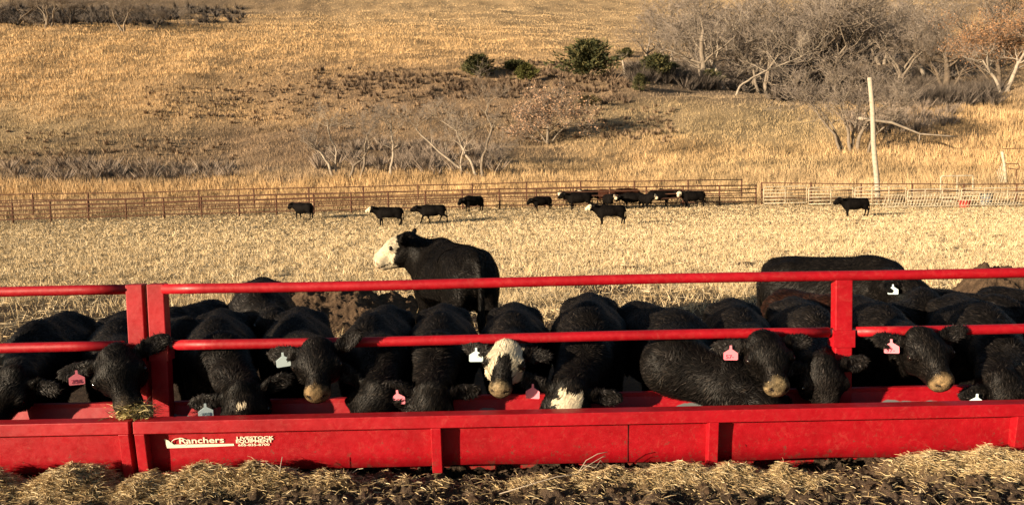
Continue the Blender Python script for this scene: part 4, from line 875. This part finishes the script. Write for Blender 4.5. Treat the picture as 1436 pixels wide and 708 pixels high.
# pole
D = 64; b = at(1231, 284, D); tpt = at(1220, 109, D); b[2] = gz(b[0], D)
pr = empty('wooden_pole', b, 'tall weathered bare wooden pole leaning slightly left behind the gates', 'pole')
t_ = tpt - b; pts = [t_ * k / 8 + np.array([.04 * math.sin(k * 1.3), 0, 0]) for k in range(9)]; pts[0] = np.array([0, 0, -.3]); MB().tube(pts, [.21, .205, .2, .195, .19, .185, .18, .175, .17], 14).build('shaft', M_pole, pr, smooth=True)

# ------------------------------------------------------------------ dirt mounds, mud and hay
def mound(name, label, cx, cy, rx, ry, hgt, seed, res=240):
    u = np.linspace(-1.25, 1.25, res); X, Y = np.meshgrid(u, u, indexing='ij'); wx = cx + X * rx; wy = cy + Y * ry
    P = np.stack([wx, wy, np.zeros_like(wx) + seed], -1); r_ = np.sqrt(X ** 2 + Y ** 2) + .16 * N1(P, .5); f = np.clip(1.1 - r_, 0, 1); f = f * f * (3 - 2 * f)
    z = terrain(wx, wy) - .04 + hgt * f + (.07 * N2(P, .9) + .04 * N3(P, 2.6) + .022 * N4(P, 6.) + .012 * N1(P, 13.) + .006 * N2(P, 27.)) * np.clip(f * 3, 0, 1)
    V = np.stack([wx, wy, z], -1).reshape(-1, 3); i0 = np.arange(res - 1)[:, None] * res + np.arange(res - 1)[None]
    return tag(mk(name, V, np.stack([i0, i0 + res, i0 + res + 1, i0 + 1], -1).reshape(-1, 4), M_dirt, smooth=True), label, 'dirt mound', 'dirt mounds behind the herd')
c1 = at(482, 430, 11.3); mound('dirt_mound', 'dark clodded dirt mound left of the white-faced standing calf', c1[0] - .1, 11.3, 1.5, 1.0, .56, 1)
c2 = at(1405, 420, 11.3); mound('dirt_mound', 'dark clodded dirt mound near the right picture edge', c2[0], 11.0, 1.55, .9, .58, 2)
# foreground strip
def fgz(x, y):
    P = np.stack([x, y, np.zeros_like(x)], -1)
    return .092 + .05 * N1(P, .45) * .45 + .024 * np.abs(N2(P, 2.0)) + .020 * np.abs(N3(P, 5.)) + .012 * N4(P, 10.) + .008 * N1(P, 19.) + .005 * N2(P, 33.) - .05 * np.clip((y - 4.62) / .2, 0, 1)
HAY = [(-2.95,4.50,.26,.14,.12),(-2.5,4.50,.27,.16,.145),(-2.02,4.48,.22,.15,.11),(-1.74,4.49,.2,.14,.125),(-1.42,4.50,.24,.12,.085),(-1.05,4.46,.26,.09,.045),(-.55,4.50,.25,.07,.03),(.1,4.48,.28,.09,.045),(.5,4.50,.3,.10,.06),(.88,4.51,.3,.12,.10),(1.22,4.50,.28,.12,.125),
       (1.52,4.50,.22,.11,.085),(2.36,4.52,.24,.11,.09),(2.72,4.51,.3,.13,.13),(3.1,4.50,.3,.14,.12)]
def hayh(x, y):
    z = np.zeros_like(x)
    for cx, cy, rx, ry, hh in HAY: z = np.maximum(z, hh * 1.05 * np.exp(-(((x - cx) / rx) ** 2 + ((y - cy) / ry) ** 2) * 1.1))
    return z
def surf(x, y): return fgz(x, y) + hayh(x, y)
xs = np.linspace(-4.4, 4.6, 1000); ysf = np.linspace(3.4, 4.95, 210); X, Y = np.meshgrid(xs, ysf, indexing='ij'); P = np.stack([X, Y, X * 0], -1)
Hh = hayh(X, Y); Z = fgz(X, Y) + Hh * .95; V = np.stack([X, Y, Z], -1).reshape(-1, 3); k = len(ysf); i0 = np.arange(len(xs) - 1)[:, None] * k + np.arange(k - 1)[None]
hf = np.clip(Hh.ravel() / .06, 0, 1)[:, None]; Cg = np.array([.085, .060, .043]) * (1 + .35 * np.clip(fbm(V, 3., 3), -2, 2)[:, None]) * (1 - hf) + np.array([.20, .14, .075]) * hf
tag(mk('trampled_mud', V, np.stack([i0, i0 + k, i0 + k + 1, i0 + 1], -1).reshape(-1, 4), M_ground, colr=Cg, smooth=True), kind='structure')
def straws(name, label, P, L0, L1, w, cols, seed, mt=M_hay, droop=.35, parent=None, pitch=.35):
    g = np.random.default_rng(seed); n = len(P); a = g.uniform(0, 6.283, n); L = g.uniform(L0, L1, n)[:, None]; el = g.normal(.05, pitch, n)
    d = np.stack([np.cos(a) * np.cos(el), np.sin(a) * np.cos(el), np.sin(el)], 1); s_ = np.cross(d, g.normal(size=(n, 3))); s_ /= np.linalg.norm(s_, axis=1, keepdims=True); s_ = s_ * (w * g.uniform(.5, 1.5, (n, 1)))
    bend = g.normal(0, .18, (n, 3)); p1 = P + d * L * .5 + bend * L * .3; p2 = P + d * L + bend * L * .2 - np.array([0, 0, 1]) * L * droop * .3
    V = np.stack([P - s_, P + s_, p1 - s_, p1 + s_, p2 - s_ * .5, p2 + s_ * .5], 1).reshape(-1, 3); k6 = np.arange(n)[:, None] * 6
    F4 = np.concatenate([k6 + [[0, 1, 3, 2]], k6 + [[2, 3, 5, 4]]]); C = np.array(cols)[g.integers(0, len(cols), n)] * g.uniform(.65, 1.25, (n, 1))
    o = mk(name, V, F4, mt, parent, np.repeat(C, 6, 0))
    return tag(o, label, 'hay', kind='stuff')
HC = [(.58,.43,.22),(.68,.53,.31),(.46,.32,.16),(.76,.63,.41),(.32,.22,.12),(.52,.40,.21)]
g = np.random.default_rng(77); n = 280000; x = g.uniform(-3.3, 3.4, n); y = g.uniform(4.15, 4.70, n); pr_ = np.clip((hayh(x, y) - .008) / .06, 0, 1) ** 1.3; kp = g.uniform(0, 1, n) < pr_ + .02; x, y = x[kp], y[kp]
straws('loose_hay', 'pale loose hay strewn in heaps along the foot of the feed bunk', np.stack([x, y, surf(x, y) - .004 + g.uniform(-.004, .008, len(x))], 1), .012, .055, .0011, HC, 9, pitch=.22)
n = 9000; x = g.uniform(-3.5, 3.7, n); y = g.uniform(3.9, 4.66, n); straws('scattered_straw', 'single straws scattered over the dark trampled mud', np.stack([x, y, surf(x, y) + .004], 1), .015, .08, .0012, HC, 10, pitch=.16)
# tuft of hay in the trough and on the calf's muzzle
c = at(190, 579, 4.74); n = 1900; P = c + g.normal(0, 1, (n, 3)) * [.042, .04, .026]
straws('hay_clump', 'greenish hay clump under the muzzle of the pink-tagged calf at left', P, .03, .09, .0018, [(.50,.40,.18),(.42,.36,.14),(.32,.27,.10),(.58,.48,.26)], 12)
# feed lying in the trough
n = 26000; x = g.uniform(-4, 4.5, n); y = g.uniform(4.76, 4.97, n); straws('trough_feed', 'thin layer of chopped hay on the floor of the bunk', np.stack([x, y, np.full(n, .203) + g.uniform(0, .02, n)], 1), .02, .06, .0016, [(.30,.22,.11),(.22,.16,.08),(.4,.3,.15)], 13, pitch=.15)
# dark dung pats in the stubble
for k in range(46):
    y = float(12 * (46 / 12) ** g.uniform(0, 1)); x = float(g.uniform(-.62, .62) * y); r_ = float(g.uniform(.10, .26)); n = 14
    V = [(0, 0, r_ * .28)] + [(r_ * q * (1 + .25 * math.sin(3 * a + k)) * math.cos(a), r_ * q * (1 + .25 * math.sin(2 * a + k)) * math.sin(a), r_ * z) for q, z in ((.5, .24), (1, -.1)) for a in np.linspace(0, 6.283, n + 1)[:-1]]
    me_ = MB(); me_.add(V, [(0, 1 + j, 1 + (j + 1) % n) for j in range(n)] + [(1 + j, 1 + n + j, 1 + n + (j + 1) % n, 1 + (j + 1) % n) for j in range(n)])
    o = me_.build('dung_pat', M_dirt); o.location = (x, y, gz(x, y) + .02); tag(o, 'dark dried dung pat lying in the pale stubble', 'dung', 'dung pats scattered over the stubble')
# dirt clods
for k in range(150):
    x = float(g.uniform(-3, 3.4)); y = float(g.uniform(4.3, 4.62)); r_ = float(g.uniform(.008, .03)) 
    if hayh(np.array(x), np.array(y)) > .03: continue
    us = np.linspace(0, math.pi, 6); vs = np.linspace(0, 2 * math.pi, 9)[:-1]; V = np.array([(math.sin(u) * math.cos(v), math.sin(u) * math.sin(v), math.cos(u) * .7) for u in us for v in vs]); V = V * (1 + .22 * N2(V + k, .6)[:, None]) * r_
    Fc = [(i * 8 + j, (i + 1) * 8 + j, (i + 1) * 8 + (j + 1) % 8, i * 8 + (j + 1) % 8) for i in range(5) for j in range(8)]
    o = mk('mud_clod', V, np.array(Fc), M_dirt); o.location = (x, y, float(surf(np.array(x), np.array(y))) + r_ * .2); tag(o, 'small dark clod lying on the mud in front of the bunk', 'clod', 'clods on the mud before the bunk')
# bent dry stems in front of the bunk
def stem(label, pts, Y, r=.0022):
    W = [at(x, y, Y) for x, y in pts[0]]; mb = MB(); mb.tube(W, r, 6)
    for br in pts[1:]: mb.tube([at(x, y, Y) for x, y in br], r * .8, 5)
    tag(mb.build('dry_stem', M_palebark, smooth=True), label, 'stem')
stem('thin forked dry stem standing in front of the lettered panel', [[(391,675),(393,655),(396,640)], [(393,661),(383,655),(373,648)]], 4.46)
stem('tangle of long bent straws leaning on the panel right of the middle rib', [[(812,660),(822,645),(838,636),(852,633)], [(810,662),(825,652),(845,640),(850,640)], [(818,652),(835,655),(842,645),(848,652)]], 4.48, .002)
stem('long flat straw lying on the hay at the centre right', [[(700,692),(740,680),(780,668),(812,664)]], 4.30, .0025)
